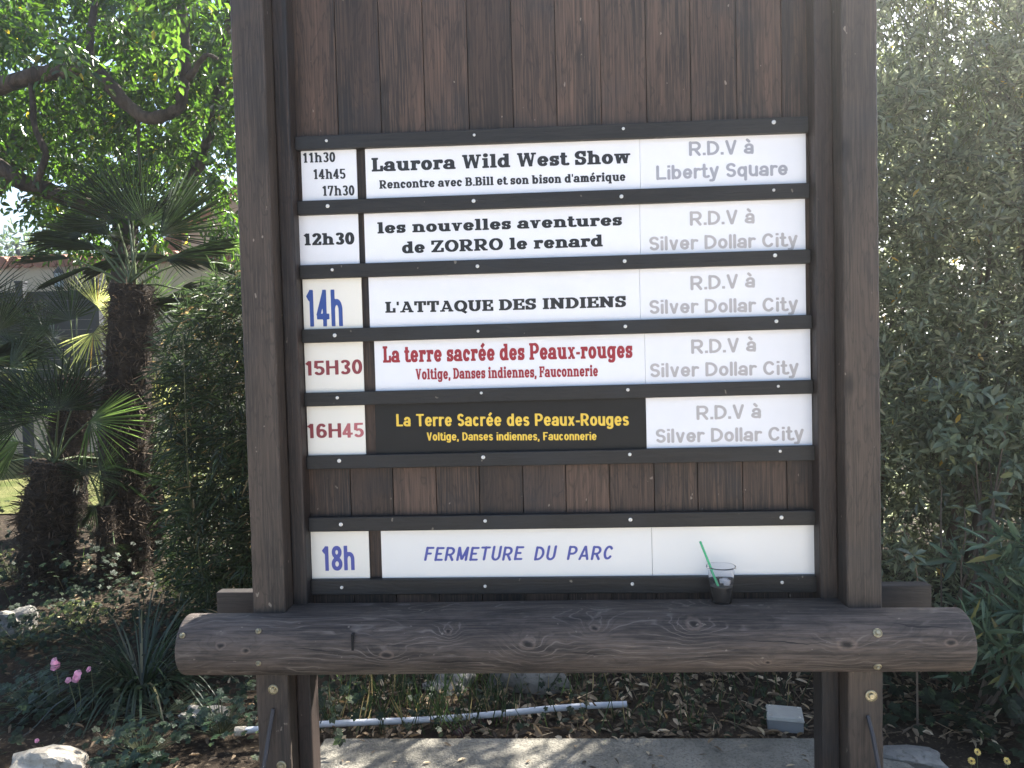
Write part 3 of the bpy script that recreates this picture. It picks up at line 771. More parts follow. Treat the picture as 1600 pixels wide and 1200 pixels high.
mb.lathe(cp, [(.0002, .006), (rl_(.006), .006), (rl_(hl), hl), (.0002, hl)], 32)
build('drink', mb, plain('dark_drink', (.003, .0022, .002), .3, spec=.08), cup, smooth=False)
mb = MB(); rg = random.Random(3)
for k in range(4):
    a = rg.uniform(0, 6.28); c = Vector(cp)+Vector((.012*math.cos(a)+.006, .012*math.sin(a), hl+rg.uniform(.002, .02))); q = Euler((rg.random()*3, rg.random()*3, rg.random()*3)).to_matrix()
    s_ = .0075; V = [tuple(q @ Vector((x*s_, y*s_, z*s_))+c) for z in (-1, 1) for (x, y) in ((-1, -1), (1, -1), (1, 1), (-1, 1))]
    mb.hexa(V)
t = NT('ice'); t.b.inputs['Transmission Weight'].default_value = .6; t.b.inputs['Roughness'].default_value = .25; t.b.inputs['IOR'].default_value = 1.2
ice = build('ice', mb, t.fin((.9, .9, .92), None), cup, bevel=.002)
tag(ice, kind='stuff')
d = Vector(at(1094, 846, cp[1]+.012))-Vector((cp[0]+.004, cp[1]-.01, cp[2]+.012))
mb = MB(); b0 = Vector((cp[0]+.004, cp[1]-.01, cp[2]+.012)); mb.tube([b0, b0+d*.5, b0+d], .0036, 12, cap=False)
tag(build('drinking_straw', mb, plain('green_straw', (.06, .42, .19), .35), None, cp, smooth=True), 'green drinking straw leaning out of the plastic cup', 'straw')

# ================================================================ plants
def nrm(a): return a/np.maximum(np.linalg.norm(a, axis=-1, keepdims=True), 1e-9)
def rvec(R, n): return nrm(R.normal(size=(n, 3)))
def leaf_geo(P, D, N, L, W, fold=.22, curl=.18, wide=(.32, .70, 1.0, .78)):
    """six-point folded leaves: base, two points each side, tip"""
    D = nrm(D); S = nrm(np.cross(D, N)); N = np.cross(S, D); n = len(P)
    L = np.broadcast_to(np.asarray(L, float), (n,))[:, None]; W = np.broadcast_to(np.asarray(W, float), (n,))[:, None]
    a, b, wa, wb = wide
    def pt(t, s, up): return P+D*(L*t)+S*(W*.5*s)+N*(W*up-L*curl*t*t)
    V = np.stack([pt(0, 0, 0), pt(a, wa, fold), pt(b, wb, fold), pt(1, 0, 0), pt(b, -wb, fold), pt(a, -wa, fold)], 1).reshape(-1, 3)
    i = np.arange(n)[:, None]*6
    F = np.concatenate([i+np.array([[0, 3, 2, 1]]), i+np.array([[0, 5, 4, 3]])], 1).reshape(-1, 4)
    return V, F
def stick_geo(A, B, ra, rb=None):
    rb = ra*.6 if rb is None else rb
    n = len(A); D = nrm(B-A); U = nrm(np.cross(D, np.array([.31, .17, .93]))); W = np.cross(D, U)
    ra = np.broadcast_to(np.asarray(ra, float), (n,))[:, None]; rb = np.broadcast_to(np.asarray(rb, float), (n,))[:, None]
    V = []
    for k in range(3):
        t = 2*math.pi*k/3; o = U*math.cos(t)+W*math.sin(t); V += [A+o*ra, B+o*rb]
    V = np.stack(V, 1).reshape(-1, 3); i = np.arange(n)[:, None]*6
    F = np.concatenate([i+np.array([[2*k, (2*k+2) % 6, (2*k+3) % 6, 2*k+1]]) for k in range(3)], 1).reshape(-1, 4)
    return V, F
class Geo:
    def __init__(s): s.V = []; s.F = []; s.M = []; s.n = 0
    def add(s, VF, mi=0):
        V, F = VF; s.V.append(V); s.F.append(F+s.n); s.M.append(np.full(len(F), mi)); s.n += len(V)
    def make(s, name, mats, parent=None, loc=None):
        return big_mesh(name, np.concatenate(s.V), np.concatenate(s.F), mats, np.concatenate(s.M), parent, loc)
def sprigs(G, R, P, D, k, slen, L, W, ang=55, droop=.3, jit=.35, mi=0, tw=1, rad=.0016, pinnate=True, hang=.0, **lk):
    """leafy twigs: k leaves along each"""
    n = len(P); D = nrm(D); slen = np.broadcast_to(np.asarray(slen, float), (n,))[:, None]
    side = nrm(np.cross(D, rvec(R, n)+np.array([0, 0, 1.2]))); up = np.cross(side, D)
    g = np.array([0, 0, -1.0])
    sc = R.uniform(.75, 1.2, n)
    prev = P
    for j in range(k):
        t = (j+.6)/k
        pos = P+D*slen*t+g*(slen*droop*t*t)
        if pinnate: sd = side*(1 if j % 2 else -1)
        else:
            a = j*2.4; sd = side*math.cos(a)+up*math.sin(a)
        last = j == k-1
        an = RD(12 if last else ang)
        ld = nrm(D*math.cos(an)+sd*math.sin(an)+g*(hang+droop*t)+rvec(R, n)*jit)
        nn = nrm(up+rvec(R, n)*.55)
        G.add(leaf_geo(pos, ld, nn, L*sc*R.uniform(.75, 1.1, n), W*sc*R.uniform(.8, 1.15, n), **lk), mi)
    G.add(stick_geo(P, P+D*slen*.9+g*(slen*droop*.81), rad), tw)
def sample_px(R, n, x0, x1, y0, y1, Y0, Y1, ok=None):
    out = []
    while len(out) < n:
        px, py, Y = R.uniform(x0, x1), R.uniform(y0, y1), R.uniform(Y0, Y1)
        if ok is None or ok(px, py, Y): out.append(at(px, py, Y))
    return np.array(out)
def bark_mat(name, a, b, sc=(9, 9, 2.5)):
    t = NT(name); n1 = t.noise(t.coord(sc), 1, 6, .7, .6); n2 = t.noise(t.coord(tuple(4*s for s in sc)), 1, 4)
    c = t.mix(t.ramp(n1, [(.38, 0), (.62, 1)]), a, b); t.bump(t.math('ADD', n1, t.math('MULTIPLY', n2, .4)), 1.0, .03); return t.fin(c, .9, .2)
M['bark'] = bark_mat('tree_bark', (.018, .014, .012), (.085, .068, .055))
M['twig'] = plain('twig_bark', (.12, .09, .065), .8, var=.3, vs=30)
M['greentwig'] = plain('green_twig', (.09, .10, .045), .7, var=.2, vs=30)

# ---------------------------------------------------------------- broadleaf tree behind the palm
R = np.random.default_rng(5)
base = at(190, 900, 3.9); base[2] = 0
tree = empty('broadleaf_tree', base, 'broadleaf tree with crooked dark limbs spreading over the tallest fan palm', 'tree')
def limb(mb, pts, r0, r1, n=9, seed=0):
    """pts: photo position and depth; resampled with small kinks"""
    rr = random.Random(seed); Q = [Vector(at(*p)) for p in pts]; out = []; rad = []
    for i in range(len(Q)-1):
        for s in range(4):
            t = s/4; p = Q[i].lerp(Q[i+1], t)
            a = Q[max(i-1, 0)]; d = Q[min(i+2, len(Q)-1)]
            c = Q[i+1]; b_ = Q[i]
            p = .5*((2*b_)+(c-a)*t+(2*a-5*b_+4*c-d)*t*t+(3*b_-a-3*c+d)*t**3)
            u = (i+t)/(len(Q)-1); r = r0+(r1-r0)*u
            out.append(p+Vector((rr.uniform(-1, 1), rr.uniform(-1, 1), rr.uniform(-1, 1)))*r*.14); rad.append(r*rr.uniform(.88, 1.14))
    out.append(Q[-1]); rad.append(r1); mb.tube(out, rad, n, jit=.08, rng=rr)
mb = MB()
b2 = Vector(base); fork = Vector(at(196, 345, 3.9))
mb.tube([b2+Vector((0, 0, -.05)), b2.lerp(fork, .3)+Vector((.03, 0, 0)), b2.lerp(fork, .6)+Vector((-.02, .02, 0)), fork], [.15, .12, .105, .095], 12, jit=.08, rng=random.Random(1))
limb(mb, [(196,347,3.9), (130,318,3.85), (85,302,3.8), (40,286,3.75), (0,262,3.7), (-60,225,3.7), (-120,150,3.7), (-150,20,3.7)], .068, .058, seed=2)
limb(mb, [(-118,155,3.7), (-60,142,3.6), (0,133,3.5), (60,117,3.45), (105,110,3.4), (143,107,3.4), (165,128,3.4), (195,160,3.4), (225,182,3.4), (258,181,3.4), (281,165,3.4), (288,125,3.4), (290,75,3.4), (286,25,3.4), (283,-60,3.45), (290,-160,3.5)], .070, .030, seed=3)
limb(mb, [(196,347,3.9), (250,330,3.9), (285,302,3.9), (312,258,3.9), (330,200,3.95), (350,100,4.0), (360,-40,4.1)], .07, .025, seed=4)
limb(mb, [(147,108,3.4), (141,80,3.4), (143,40,3.45), (155,-40,3.5)], .035, .02, 7, seed=5)
limb(mb, [(289,125,3.4), (303,112,3.38), (312,96,3.36), (325,86,3.35), (340,92,3.35)], .030, .012, 7, seed=6)
limb(mb, [(49,130,3.45), (51,165,3.42), (56,203,3.4), (71,238,3.4), (66,262,3.42), (55,290,3.5)], .022, .026, 7, seed=7)
limb(mb, [(215,175,3.4), (217,230,3.4), (219,290,3.42)], .012, .008, 6, seed=8)
build('trunk', mb, M['bark'], tree, smooth=True)
M['tleaf'] = leaf_mat('tree_leaves', (.022, .050, .009), (.066, .118, .020), (.42, .33, .06), trans=.56, rough=.20, thr=.994, spec=.7)
G = Geo()
def crown_ok(px, py, Y, shift=0):
    yb = np.interp(px, [-250, 0, 45, 70, 140, 250, 300, 340, 420, 520], [330, 290, 275, 400, 405, 395, 330, 300, 330, 300])
    if py+shift > yb: return False
    if ((px-95)/36)**2+((py-40)/34)**2 < 1: return R.random() < .06
    if ((px-40)/36)**2+((py-85)/26)**2 < 1: return R.random() < .08
    if ((px-165)/22)**2+((py-88)/26)**2 < 1: return R.random() < .2
    if ((px-8)/22)**2+((py-100)/18)**2 < 1: return R.random() < .1
    if ((px-18)/40)**2+((py-318)/42)**2 < 1: return R.random() < .05
    g = math.sin(px*.043+Y*3.1)*math.sin(py*.05+1.3*Y)+.6*math.sin(px*.11-py*.09+Y)
    return R.random() < .62+.45*g
P = sample_px(R, 2300, -220, 430, -130, 405, 3.55, 4.5, crown_ok)
D = nrm(rvec(R, len(P))*np.array([1, 1, .5])+np.array([0, -.2, -.25]))
sprigs(G, R, P, D, 9, R.uniform(.13, .24, len(P)), .074, .033, ang=58, droop=.45, jit=.28, hang=.25)
P = np.concatenate([sample_px(R, 16, 85, 150, 40, 95, 2.5, 3.1), sample_px(R, 34, 180, 330, -70, 25, 2.6, 3.1), sample_px(R, 14, 170, 260, 20, 70, 2.9, 3.2), sample_px(R, 30, -40, 60, -40, 60, 2.4, 3.0)])
D = nrm(rvec(R, len(P))*np.array([1, .6, .35])+np.array([.35, -.2, -.35]))
sprigs(G, R, P, D, 11, R.uniform(.20, .30, len(P)), .080, .034, ang=60, droop=.4, jit=.18, hang=.15)
P = sample_px(R, 26, 320, 372, 320, 372, 3.0, 3.3); sprigs(G, R, P, nrm(rvec(R, 26)*.5+np.array([.3, 0, -.6])), 7, .16, .068, .032, droop=.5, hang=.4)
G.make('crown', [M['tleaf'], M['twig']], tree)
# second tree, dense, farther back
b3 = at(-60, 900, 7.4); b3[2] = 0
tree2 = empty('broadleaf_tree', b3, 'dense dark green tree farther back, filling the gaps behind the crooked limbs', 'tree')
mb = MB(); v3 = Vector(b3)
mb.tube([v3+Vector((0, 0, -.05)), v3+Vector((.1, 0, 1.6)), v3+Vector((.0, .1, 3.0)), v3+Vector((.2, 0, 5.0))], [.22, .17, .13, .05], 10, jit=.08, rng=random.Random(3))
for q_ in range(9):
    p_ = v3+Vector((.05, 0, 1.6+.3*q_)); e_ = Vector(at(-120+q_*62, 60+(q_*97) % 190, 7.2+.1*(q_ % 3))); mb.tube([p_, p_.lerp(e_, .5)+Vector((0, 0, .25)), e_], [.07, .05, .02], 7)
build('trunk', mb, M['bark'], tree2, smooth=True)
G = Geo(); P = sample_px(R, 3300, -240, 560, -150, 375, 6.7, 8.0, lambda a, b, c: crown_ok(a, b, c, 75))
D = nrm(rvec(R, len(P))*np.array([1, 1, .5])+np.array([0, -.2, -.25]))
sprigs(G, R, P, D, 8, R.uniform(.2, .36, len(P)), .115, .056, ang=58, droop=.45, jit=.3, hang=.25)
G.make('crown', [M['tleaf'], M['twig']], tree2)

# ---------------------------------------------------------------- fan palms
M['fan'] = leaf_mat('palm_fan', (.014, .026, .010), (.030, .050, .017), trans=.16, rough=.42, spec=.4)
M['fan_sunlit'] = leaf_mat('palm_fan_sunlit', (.26, .29, .11), (.38, .39, .17), (.50, .38, .14), trans=.5, rough=.45, thr=.97)  # lit copy of the fan material: strong sunlight put into the leaf colour
M['fan_half_sunlit'] = leaf_mat('palm_fan_half_sunlit', (.06, .10, .03), (.11, .16, .05), trans=.42, rough=.4)  # weaker lit copy of the fan green, sun painted into its tone
M['fandead'] = plain('dead_fan', (.07, .048, .029), .9, var=.35, vs=25)
M['fibre'] = bark_mat('palm_fibre', (.011, .008, .006), (.042, .030, .020), (14, 14, 20))
M['boot'] = plain('palm_leaf_base', (.11, .075, .048), .85, var=.4, vs=35)
M['petiole'] = plain('palm_petiole', (.06, .085, .03), .5, var=.2, vs=25)
def fan_geo(R, C, axis, normal, rad, spread=190, nseg=30, droop=.12, fuse=.30, wfac=.66):
    axis = nrm(np.asarray(axis, float)); normal = np.asarray(normal, float); side = nrm(np.cross(axis, normal)); normal = np.cross(side, axis)
    th = np.radians(np.linspace(-spread/2, spread/2, nseg))
    d = np.cos(th)[:, None]*axis+np.sin(th)[:, None]*side
    L = rad*(1-.18*(np.abs(th)/max(np.abs(th).max(), .01))**2)*R.uniform(.92, 1.06, nseg)
    w = 2*math.sin(math.radians(spread)/nseg/2)*rad*fuse*1.05*wfac
    tw = nrm(normal+rvec(R, nseg)*.12)
    V, F = leaf_geo(np.tile(C, (nseg, 1)), d+rvec(R, nseg)*.035, tw, L, np.full(nseg, w), fold=.18, curl=droop*R.uniform(.4, 1.6), wide=(fuse, .74, 1.0, .60))
    return V, F
def frond(R, root, base, C, axis, normal, rad, mat='fan', **k):
    G = Geo(); G.add(fan_geo(R, np.asarray(C, float), axis, normal, rad, **k), 0)
    A = np.asarray(base, float); B = np.asarray(C, float); m = (A+B)/2+np.array([0, 0, .06*np.linalg.norm(B-A)])
    for a, b, r in ((A, m, .011), (m, B, .008)): G.add(stick_geo(a[None], b[None], r, r*.8), 1)
    return G.make('frond', [M[mat], M['petiole']], root)
def imgdir(deg, dep=0.0): return AX*math.cos(RD(deg))+AU*math.sin(RD(deg))+AF*dep
def palm_trunk(root, path, rads, nboot, seed, shag=1.0):
    rr = random.Random(seed); mb = MB(); pts = [Vector(p) for p in path]
    fine = []; fr = []
    for i in range(len(pts)-1):
        for s in range(8):
            t = s/8; fine.append(pts[i].lerp(pts[i+1], t)); fr.append((rads[i]+(rads[i+1]-rads[i])*t)*rr.uniform(.86, 1.02))
    fine.append(pts[-1]); fr.append(rads[-1])
    mb.tube(fine, fr, 18, 0, jit=.10, rng=rr)
    o = build('trunk', mb, M['fibre'], root)
    G = Geo(); R_ = np.random.default_rng(seed)
    n = nboot; u = R_.random(n); idx = np.clip((u*(len(fine)-1)).astype(int), 0, len(fine)-2)
    ax = np.array([[*f] for f in fine]); f = u*(len(fine)-1)-idx
    c = ax[idx]*(1-f[:, None])+ax[idx+1]*f[:, None]; r = np.array(fr)[idx]
    a = R_.uniform(0, 2*math.pi, n); out = np.stack([np.cos(a), np.sin(a), np.zeros(n)], 1)
    P = c+out*(r*.90)[:, None]; D = nrm(out*R_.uniform(.25, .9, n)[:, None]+np.array([0, 0, 1])*R_.uniform(.2, 1, n)[:, None]+rvec(R_, n)*.25)
    G.add(leaf_geo(P, D, out+rvec(R_, n)*.1, R_.uniform(.03, .07, n)*shag, R_.uniform(.008, .020, n)*shag, fold=.1, curl=-.1, wide=(.2, .8, 1, .8)), 0)
    n2 = n*7; i2 = R_.integers(0, n, n2)
    P2 = P[i2]+rvec(R_, n2)*.02; D2 = nrm(out[i2]*.5+rvec(R_, n2)*.7+np.array([0, 0, -.1]))
    G.add(leaf_geo(P2, D2, rvec(R_, n2), R_.uniform(.04, .13, n2)*shag, .003, fold=0, curl=.2), 1)
    sh = G.make('leaf_base', [M['boot'], M['fandead']], root); tag(sh, kind='stuff')
    return o
def palm(name_label, group, Y, trunk_px, rad_px, crown, extra, seed, nboot=420, mat='fan', shag=1.0):
    R = np.random.default_rng(seed)
    foot = at(*trunk_px[0], Y); path = [at(*p, Y) for p in trunk_px]; s = pxm(path[0])
    if foot[2] > 0: path = [np.array([foot[0], foot[1], -.03])]+path; rad_px = [rad_px[0]]+rad_px
    root = empty('fan_palm', (path[0][0], path[0][1], 0), name_label, 'palm tree', group)
    palm_trunk(root, path, [r*s for r in rad_px], nboot, seed, shag)
    apex = path[-1]
    for (px, py, dY, deg, dep, rp, spread, nz, m_) in crown:
        C = at(px, py, Y+dY); ax = imgdir(deg, dep); view = nrm(CAM-C)
        nn = view*nz+np.array([0, 0, 1.0])*(1-abs(nz))+rvec(R, 1)[0]*.15
        frond(R, root, apex+rvec(R, 1)[0]*.03, C, ax, nn, rp*s, m_ or mat, spread=spread, nseg=int(26+R.integers(0, 8)), droop=R.uniform(.05, .2))
    for k in range(extra):                        # the rest of the crown, all round
        a = R.uniform(0, 2*math.pi); el = R.uniform(-.35, 1.1); d = np.array([math.cos(a)*math.cos(el), abs(math.sin(a))*math.cos(el)*.9+.1, math.sin(el)])
        C = apex+d*R.uniform(.25, .5); frond(R, root, apex, C, d+np.array([0, 0, -.15]), np.array([0, 0, 1.0])+rvec(R, 1)[0]*.5, R.uniform(.36, .52), mat, spread=R.uniform(150, 200), nseg=26, droop=.25)
    return root
PGR = 'fan palms left of the notice board'
palm('tallest fan palm with a long shaggy brown trunk beside the bamboo bush', PGR, 2.95, [(203,935), (198,800), (199,690), (202,560), (206,445)], [32, 33, 36, 36, 30],
     [(207,345,-.10,92,-.1,118,150,.8,None), (228,352,-.15,62,-.15,125,140,.8,None), (184,350,-.10,125,-.1,115,140,.8,None), (250,368,-.2,30,-.2,122,130,.55,None),
      (262,405,-.25,22,-.2,105,120,.45,None), (300,388,-.1,6,.1,92,120,.25,'fan_half_sunlit'), (112,404,-.1,176,-.1,92,60,.25,None), (140,418,.1,186,.2,95,80,.3,None), (130,370,.2,160,.2,100,120,.5,None), (300,405,.25,-6,.3,90,90,.3,None), (200,330,.25,98,.3,110,150,.7,None)], 5, 21, 620)
palm('squat fan palm with a thick dark trunk and splayed shaded fans, near the pink flowers', PGR, 2.75, [(78,945), (72,860), (75,790), (84,722)], [42, 40, 37, 29],
     [(92,642,-.15,95,-.15,112,185,.85,None), (66,655,-.05,120,-.05,108,165,.8,None), (34,660,-.1,172,-.2,100,150,.7,None), (112,640,0,72,.1,100,150,.8,None), (140,658,-.2,-8,-.15,92,165,.75,'fan_half_sunlit'), (30,690,0,205,-.2,105,120,.5,'fan_half_sunlit'),
      (20,720,.2,195,.1,90,120,.4,None), (128,735,-.1,-18,-.2,75,120,.4,None)], 4, 22, 420)
palm('fan palm, some fans paled as if sunlit, standing behind the squat fan palm', PGR, 4.4, [(100,860), (104,760), (110,660), (118,590)], [34, 32, 30, 24],
     [(152,478,-.2,35,-.2,72,200,.8,'fan_sunlit'), (146,520,-.25,-48,-.25,66,220,.8,'fan_sunlit'), (110,500,-.1,110,-.1,85,170,.7,None), (70,520,-.1,160,-.1,82,170,.6,None), (60,560,-.2,190,-.25,80,150,.5,'fan_sunlit'), (40,500,0,140,0,80,150,.6,None), (10,490,.1,160,.1,90,150,.5,None),
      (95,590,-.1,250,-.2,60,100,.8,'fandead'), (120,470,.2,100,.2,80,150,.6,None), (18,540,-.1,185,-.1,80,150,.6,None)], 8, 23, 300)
palm('small fan palm with bright fans low beside the foot of the tallest palm', PGR, 2.7, [(168,890), (166,840), (165,790)], [15, 16, 14],
     [(140,742,-.1,150,-.2,50,100,.5,None), (155,735,-.05,55,-.1,52,110,.5,None), (150,790,-.1,225,-.2,45,120,.6,None), (178,850,-.05,-60,-.1,35,120,.5,None)], 2, 24, 120, shag=.7)
palm('young fan palm, fans paled as if sunlit, between the tallest palm and the bamboo bush', PGR, 3.3, [(240,900), (241,800), (240,700)], [14, 14, 12],
     [(247,640,-.1,55,-.1,75,150,.7,'fan_sunlit'), (252,655,-.12,20,-.1,70,140,.6,None), (238,470,.0,40,0,70,170,.7,'fan_half_sunlit'), (250,690,-.1,-20,-.15,65,140,.6,'fan_sunlit'), (246,615,0,90,0,70,120,.6,None)], 3, 25, 100, shag=.7)

palm('dark fan palm at the left edge, only its fans reaching into the photo', PGR, 3.3, [(-95,900), (-92,780), (-88,640)], [36, 36, 30],
     [(-5,520,-.1,50,-.1,95,160,.7,None), (15,575,-.15,18,-.1,90,160,.7,None), (5,640,-.1,-12,-.1,85,150,.7,'fan_half_sunlit'), (-20,700,-.05,-40,-.1,85,140,.6,None), (-30,470,0,85,0,95,150,.6,None), (-25,560,.1,10,.1,110,120,.4,None)], 5, 26, 200)

# ---------------------------------------------------------------- bamboo bush beside the left post
R = np.random.default_rng(8)
M['bamboo'] = leaf_mat('bamboo_leaves', (.016, .028, .012), (.045, .068, .024), (.22, .16, .08), trans=.35, rough=.45, thr=.95)
M['culm'] = plain('bamboo_culm', (.07, .075, .03), .5, var=.25, vs=8)
def bam_ok(px, py, Y):
    top = np.interp(px, [262, 275, 300, 330, 370, 480], [575, 505, 472, 448, 420, 398]); lo = np.interp(px, [262, 285, 320, 480], [700, 930, 960, 1010])
    g = math.sin(px*.06+Y*5)*math.sin(py*.045+Y*4)
    return top+6*math.sin(px*.3) < py < lo and R.random() < .75+.4*g
bm = at(330, 930, 2.4); bm[2] = 0
bam = empty('bamboo_bush', bm, 'dense bush of fine bamboo leaves against the left post of the board', 'bush')
G = Geo(); P = sample_px(R, 5200, 262, 620, 380, 1010, 1.65, 2.6, bam_ok)
D = nrm(rvec(R, len(P))*np.array([1, .8, .55])+np.array([-.25, -.25, .28]))
sprigs(G, R, P, D, 6, R.uniform(.07, .15, len(P)), .095, .0105, ang=38, droop=.25, jit=.30, hang=.12, fold=.15, curl=.22, wide=(.25, .62, 1, .75), rad=.0011)
G.make('foliage', [M['bamboo'], M['culm']], bam)
mb = MB(); rr = random.Random(9)
for k in range(46):
    p0 = at(rr.uniform(270, 560), 960, rr.uniform(1.8, 2.5)); tp = at(rr.uniform(260, 560), rr.uniform(430, 560), p0[1]+rr.uniform(-.2, .2)); p0[2] = -.02
    a, b = Vector(p0), Vector(tp); mb.tube([a, a.lerp(b, .5)+Vector((rr.uniform(-.06, .06), 0, 0)), b], [.006, .005, .002], 6)
build('stem', mb, M['culm'], bam)

# ---------------------------------------------------------------- tall hedge on the right, running on behind the board
R = np.random.default_rng(12)
M['hedge'] = leaf_mat('hedge_leaves', (.115, .136, .088), (.25, .27, .175), (.42, .27, .05), trans=.42, rough=.17, thr=.9985, spec=.8)
M['hedge2'] = leaf_mat('willow_leaves', (.070, .095, .035), (.150, .170, .070), (.40, .30, .06), trans=.45, rough=.40, thr=.997)
hb = at(1560, 1000, 1.9); hb[2] = 0
hedge = empty('tall_hedge', hb, 'tall dense grey green hedge of narrow leaves right of the board', 'hedge')
G = Geo()
def hed_ok(px, py, Y):
    yb = np.interp(px, [1300, 1400, 1480, 1600, 1800], [690, 720, 790, 760, 800])
    f = 1.0 if py < yb else .22
    f *= np.interp(py, [-260, -60, 60, 140], [.5, .45, .62, 1])
    g = math.sin(px*.035+Y*4)*math.sin(py*.040+Y*3.3)+.5*math.sin(px*.09+py*.07)
    return R.random() < f*(.72+.4*g)
P = sample_px(R, 5900, 1275, 1840, -200, 980, 1.25, 2.5, hed_ok)
D = nrm(rvec(R, len(P))*np.array([1, .9, .8])+np.array([0, -.35, .25]))
sprigs(G, R, P, D, 13, R.uniform(.12, .22, len(P)), .056, .0145, ang=50, droop=.12, jit=.32, pinnate=False, fold=.16, curl=.15, wide=(.35, .70, 1, .8))
P = sample_px(R, 520, 1360, 1780, -240, 130, 1.3, 2.8); D = nrm(rvec(R, len(P))*.6+np.array([.2, -.2, -.55]))
sprigs(G, R, P, D, 12, R.uniform(.2, .35, len(P)), .075, .011, ang=32, droop=.5, jit=.2, hang=.3, mi=2)
n = 5200; P = np.stack([R.uniform(.2, 5.6, n), R.uniform(3.0, 4.3, n), 3.5*R.random(n)**.9], 1)
sprigs(G, R, P, nrm(rvec(R, n)+np.array([0, -.3, .2])), 9, R.uniform(.2, .34, n), .095, .030, ang=50, droop=.15, jit=.35, pinnate=False)
n = 1500; P = np.stack([R.uniform(.75, 4.2, n), R.uniform(1.9, 3.1, n), R.uniform(.1, 1.5, n)], 1); sprigs(G, R, P, rvec(R, n), 9, R.uniform(.12, .22, n), .055, .017, ang=50, droop=.15, jit=.35, pinnate=False)
# behind the board (seen only from the side and through the gap under the log)
n = 320; P = np.stack([R.uniform(.1, 1.7, n), R.uniform(1.75, 2.9, n), R.uniform(.55, 2.3, n)], 1)
D = nrm(rvec(R, n)+np.array([0, -.3, .2])); sprigs(G, R, P, D, 10, R.uniform(.12, .22, n), .052, .015, ang=50, droop=.15, jit=.32, pinnate=False)
G.make('foliage', [M['hedge'], M['twig'], M['hedge2']], hedge)
mb = MB(); rr = random.Random(31)
for k in range(24):
    x = rr.uniform(.3, 3.4); y = rr.uniform(1.7, 2.7); a = Vector((x, y, -.03)); h = rr.uniform(1.9, 3.0); b = a+Vector((rr.uniform(-.4, .4), rr.uniform(-.3, .3), h))
    m_ = a.lerp(b, .5)+Vector((rr.uniform(-.1, .1), rr.uniform(-.1, .1), 0)); mb.tube([a, m_, b], [.026, .018, .007], 7, jit=.1, rng=rr)
    for j in range(3):
        s_ = a.lerp(b, rr.uniform(.3, .9)); e_ = s_+Vector((rr.uniform(-.5, .5), rr.uniform(-.5, .3), rr.uniform(.1, .5))); mb.tube([s_, e_], [.010, .003], 5)
build('stem', mb, M['twig'], hedge, smooth=True)

# ---------------------------------------------------------------- broad-leaved sprigs and bushes at the lower right
M['sage'] = leaf_mat('sage_leaves', (.11, .14, .095), (.18, .21, .13), (.24, .24, .10), trans=.28, rough=.5, thr=.93)
M['olean'] = leaf_mat('oleander_leaves', (.065, .11, .068), (.115, .165, .10), (.22, .20, .07), trans=.28, rough=.45, thr=.95)
def sapling(px0, py0, px1, py1, Y, nl, L, W, label, seed, mat='sage', name='leafy_sapling', whorl=6, group=None, hang=.15):
    R = np.random.default_rng(seed); a = at(px0, py0, Y); b = at(px1, py1, Y); foot = np.array([a[0], a[1], 0])
    o = empty(name, foot, label, 'plant', group); mb = MB(); m_ = (a+b)/2+np.array([.01, 0, 0])
    mb.tube([foot, a, m_, b], [.0042, .0036, .003, .002], 6); build('stem', mb, M['twig'], o)
    G = Geo(); n = nl+whorl
    t = np.concatenate([np.linspace(.15, .85, nl), np.full(whorl, 1.0)]); P = a+(b-a)*t[:, None]
    an = np.arange(n)*2.4+seed; out = np.stack([np.cos(an), np.sin(an)*.8-.25, np.zeros(n)], 1)
    el = np.concatenate([np.full(nl, .1), R.uniform(-.1, 1.0, whorl)])
    D = nrm(out+np.stack([0*el, 0*el, el-hang], 1)+rvec(R, n)*.2)
    N = nrm(np.array([0, -.25, 1.0])+rvec(R, n)*.3); S = R.uniform(.75, 1.15, n)
    G.add(leaf_geo(P, D, N, L*S, W*S, fold=.12, curl=.3, wide=(.38, .72, 1, .85)), 0)
    G.make('leaves', [M[mat]], o); return o
SG = 'leafy saplings under the hedge'
sapling(1432,932,1427,868,.62,5,.062,.022,'small sage green sapling rising behind the timber stub right of the board',1, group=SG)
sapling(1502,880,1507,795,.85,7,.07,.026,'sage green sapling with pale top leaves left of the oleander bush',2, group=SG)
sapling(1548,820,1551,775,1.0,6,.075,.028,'sage green sapling with a drooping leaf whorl above the oleander bush',3, group=SG)
sapling(1470,790,1466,740,1.15,5,.05,.018,'thin twig with small yellowing leaves high in the dark gap under the hedge',4, group=SG)
ol = at(1560, 960, .75); ol[2] = 0
R = np.random.default_rng(41)
oleander = empty('oleander_bush', ol, 'oleander bush with long blue green leaves beyond the right end of the log', 'bush')
G = Geo(); P = np.concatenate([sample_px(R, 60, 1490, 1680, 840, 1010, .55, 1.05), sample_px(R, 22, 1500, 1640, 1000, 1060, .55, .9), sample_px(R, 50, 1600, 1760, 800, 1050, .6, 1.2)]); D = nrm(rvec(R, len(P))*np.array([1, .7, .5])+np.array([-.2, -.4, .45]))
sprigs(G, R, P, D, 9, .11, .115, .021, ang=52, droop=.1, jit=.2, pinnate=False, fold=.10, curl=.2, rad=.0025, wide=(.3, .7, 1, .8))
P = sample_px(R, 60, 1440, 1600, 610, 720, 1.05, 1.4); D = nrm(rvec(R, len(P))+np.array([0, -.5, .3])); 
G.make('leaves', [M['olean'], M['greentwig']], oleander)
mb = MB(); rr = random.Random(5)
for k in range(16):
    e_ = Vector(sample_px(R, 1, 1490, 1700, 850, 1010, .6, 1.0)[0]); a = Vector((ol[0]+rr.uniform(-.12, .25), ol[1]+rr.uniform(-.1, .1), -.02)); mb.tube([a, a.lerp(e_, .5)+Vector((rr.uniform(-.05, .05), 0, .05)), e_], [.008, .006, .003], 6)
